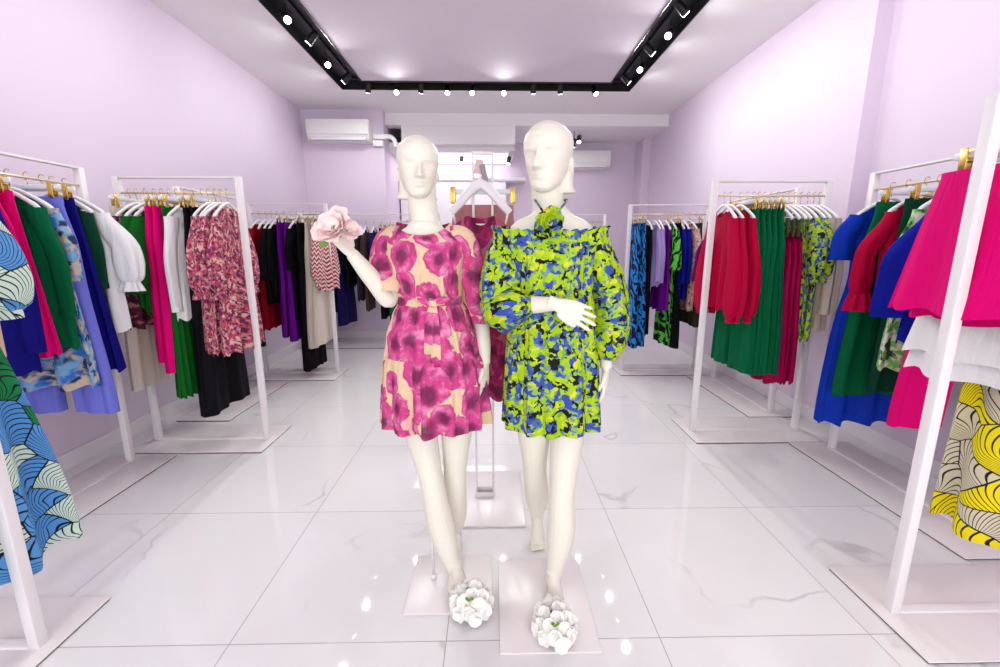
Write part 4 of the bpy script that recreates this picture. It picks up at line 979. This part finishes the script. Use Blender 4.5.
obj('neck_ruffle', Q(cloth([(1.514, .224, .118, -.004, 0), (1.499, .218, .110, -.004, 0), (1.486, .220, .115, -.002, 0), (1.455, .222, .122, 0, 0)], GX, GY, 30, [(1.46, .006), (1.484, .002), (1.512, .007)], lambda v, a: -.020 * max(0, -sin(a)) + .003 * sin(34 * a), nv=16, nu=240, seed=4)), F['garden'], dg_)
for s, pts, rad in ((-1, [R_sh + Vector((.012, 0, -.024)), R_sh + Vector((-.008, -.005, -.088)), Vector((.034, 1.665, 1.29)), Vector((.046, 1.63, 1.205)), Vector((.075, 1.575, 1.215)), lerp(R_el, R_wr, .58)], [.057, .072, .082, .088, .070, .034]),
                    (1, [L_sh + Vector((-.012, 0, -.024)), L_sh + Vector((.006, .0, -.088)), lerp(L_sh, L_el, .75) + Vector((.016, 0, 0)), L_el + Vector((.012, -.01, -.06)), lerp(L_el, L_wr, .62) + Vector((.004, 0, 0)), lerp(L_el, L_wr, .88)], [.058, .068, .070, .076, .070, .036])):
    obj('sleeve', Q(sleeve_tube(pts, rad, 7, .08, 1, 3 + s)), F['garden'], dg_)
rc2 = aty(550, 223, 1.575)
for s, a, b in ((-1, (535, 200), (544, 213)), (1, (567, 200), (557, 213))):
    nk = aty(a[0], a[1], GY - .035); obj('halter_tie', Q(tube(smooth_path([Vector((GX - .012 + s * .040, GY + .045, 1.60)), nk, aty(b[0], b[1], 1.60), rc2], 5), .0042, 8)), F['garden'], dg_)
thicken(obj('fabric_rosette', Q(rosette(rc2, .068, 15, 5, .85, 1.0, (0, -1, .15))), F['garden'], dg_))

# --- white flowers on the feet
M['petal'] = plain('white_silk_petal', (246, 244, 238), .7, 0, .3, .04)
M['fresh'] = plain('yellow_green_stamen', (150, 160, 70), .7)
def cluster(c, rx, ry, rz, n, seed, label):
    rn = random.Random(seed); c = Vector(c); t = thing('flower_cluster', label, 'flowers', (c.x, c.y, c.z), 0, 'white flowers on the mannequin feet')
    k = 0
    for i in range(n):
        z = 1 - (i + .5) / n * 1.15; a = i * 2.39996; q = math.sqrt(max(0, 1 - z * z))
        d = Vector((q * cos(a), q * sin(a), max(z, .05)))
        p = Vector((d.x * rx, d.y * ry, .02 + d.z * rz))
        if c.z + p.z < .03: p.z = .03 - c.z
        obj('blossom', floret(p, rn.uniform(.025, .031), 5, seed + i, Vector((d.x / rx, d.y / ry, d.z / rz)) + Vector((0, -3, 2))), M['petal'], t)
    core = obj('flower_base', ball((0, 0, rz * .4), (rx * .75, ry * .75, rz * .55)), M['petal'], t)
    for i in range(3):
        a = 4.2 + i * .5; obj('leaf', leaf_mesh((rx * .3 * cos(a), ry * .8 * sin(a), rz * 1.0 + .02), (cos(a * 2), -.6, .4), (0, -.6, .6), .022, .006), M['leaf'], t)
    return t
f1 = atz(472, 606, .03); cluster((f1.x, f1.y + .01, .012), .068, .070, .070, 26, 3, 'white silk flowers on the foot of the poppy dress mannequin')
f2 = atz(555, 630, .03); cluster((f2.x, f2.y + .02, .012), .064, .082, .066, 28, 8, 'white silk flowers on the foot of the lime dress mannequin')

# --- display stand between them
SX, SY = -.046, 2.30
st = thing('display_stand', 'slim white display stand standing behind and between the two mannequins', 'display stand', (SX, SY, 0))
obj('base_plate', box(-.125, .216, -.30, .26, .001, .012, .0015), M['plate'], st)
for s in (-1, 1): obj('pole', box(s * .049 - .006, s * .049 + .006, -.012, .012, .012, 1.905, .002), M['rack'], st)
obj('top_bar', box(-.043, .043, -.012, .012, 1.89, 1.905, .002), M['rack'], st)
obj('foot_box', join(box(-.055, .055, -.035, -.03, .012, .040, .001), box(-.055, .055, .03, .035, .012, .040, .001), box(-.055, -.05, -.03, .03, .012, .04, .001), box(.05, .055, -.03, .03, .012, .04, .001)), M['rack'], st)
obj('cross_bar', box(-.043, .043, -.006, .006, 1.770, 1.782, .002), M['rack'], st)
hg = thing('clothes_hanger', 'wide white hanger on the slim display stand between the mannequins', 'hanger', (SX - .012, SY - .035, 1.78))
obj('hook', tube(smooth_path([(0, 0, -.05), (0, 0, -.02), (0, .01, .006), (0, .032, .012), (0, .045, -.004)], 4), .004, 8), M['white'], hg)
arm = smooth_path([(-.150, 0, -.175), (-.115, 0, -.140), (-.05, 0, -.068), (0, 0, -.036), (.05, 0, -.068), (.115, 0, -.140), (.150, 0, -.175)], 5)
obj('shoulder_arm', tube(arm, [.018 + .008 * (1 - abs(i / (len(arm) - 1) * 2 - 1)) for i in range(len(arm))], 12, .42), M['white'], hg)
obj('cross_bar', tube([(-.128, 0, -.235), (.128, 0, -.235)], .007, 10), M['white'], hg)
for s in (-1, 1): obj('side_bar', tube([(s * .14, 0, -.165), (s * .128, 0, -.235)], .006, 8), M['white'], hg)
d3 = make_top('dress', F['poppyd'], .97, sw=.16, bw=.17, hw=.25, th=.05, amp=.02, folds=5, waist=.15, sleeve=(.34, PUFF, {'out': .03}))
d3.location = (SX - .012, SY - .035, 1.70); tag(d3, 'plum poppy print dress on the display stand between the two mannequins', 'dress')
cl = copy_tree(H_PROTO['clip']); cl.location = (SX, SY + .03, 1.775); cl.rotation_euler = (0, 0, 0); cl['label'] = 'gold clip hanger on the stand behind the wide white hanger'; cl['group'] = 'hangers on the display stand'
for ch in cl.children:
    if ch.name.startswith('clip'): ch.location.x = .03 if ch.data.vertices[0].co.x > 0 else -.03
sk = make_skirt('skirt', F['mauve'], .40, ww=.155, hw=.19, amp=.012); sk.location = (SX, SY + .03, 1.745); tag(sk, 'mauve satin skirt clipped behind the plum poppy dress on the stand', 'skirt')
tg = thing('price_tag', 'pale paper tag hanging inside the top of the display stand', 'tag', (SX - .008, SY - .02, 1.87))
obj('tag_card', xf(box(-.020, .020, -.001, .001, -.07, 0, .0005), (-.006, 0, -.005), (0, .15, 0)), fabric('blush_card', (226, 196, 196)), tg)
obj('tag_card', xf(box(-.014, .014, -.001, .001, -.085, 0, .0005), (.004, -.004, -.03), (0, -.25, 0)), fabric('grey_card', (168, 156, 160)), tg)
obj('tag_string', tube([(0, .004, .02), (0, 0, -.01)], .0015, 6), M['white'], tg)
EXPOSURE = 0.98
# ------------------------------------------------------------------ light and view
def area(name, loc, rot, sx, sy, watt, col=(1, 1, 1)):
    ld = bpy.data.lights.new(name, 'AREA'); ld.shape = 'RECTANGLE'; ld.size = sx; ld.size_y = sy; ld.energy = watt; ld.color = col
    o = bpy.data.objects.new(name, ld); COL.objects.link(o); o.location = loc; o.rotation_euler = rot; return o
area('added_front_fill', (0, YF - .25, 1.45), (PI / 2, 0, 0), 5.0, 2.5, 24, (.98, 1, .98))   # added fill lamp outside the unseen front opening, lights the mannequins frontally
wd = bpy.data.worlds.new('daylight'); SC.world = wd; wd.use_nodes = True
wd.node_tree.nodes['Background'].inputs[0].default_value = (.95, .98, .98, 1); wd.node_tree.nodes['Background'].inputs[1].default_value = 1.0
SC.view_settings.view_transform = 'Standard'; SC.view_settings.look = 'None'; SC.view_settings.gamma = 1; SC.view_settings.exposure = EXPOSURE
SC.view_settings.use_curve_mapping = False
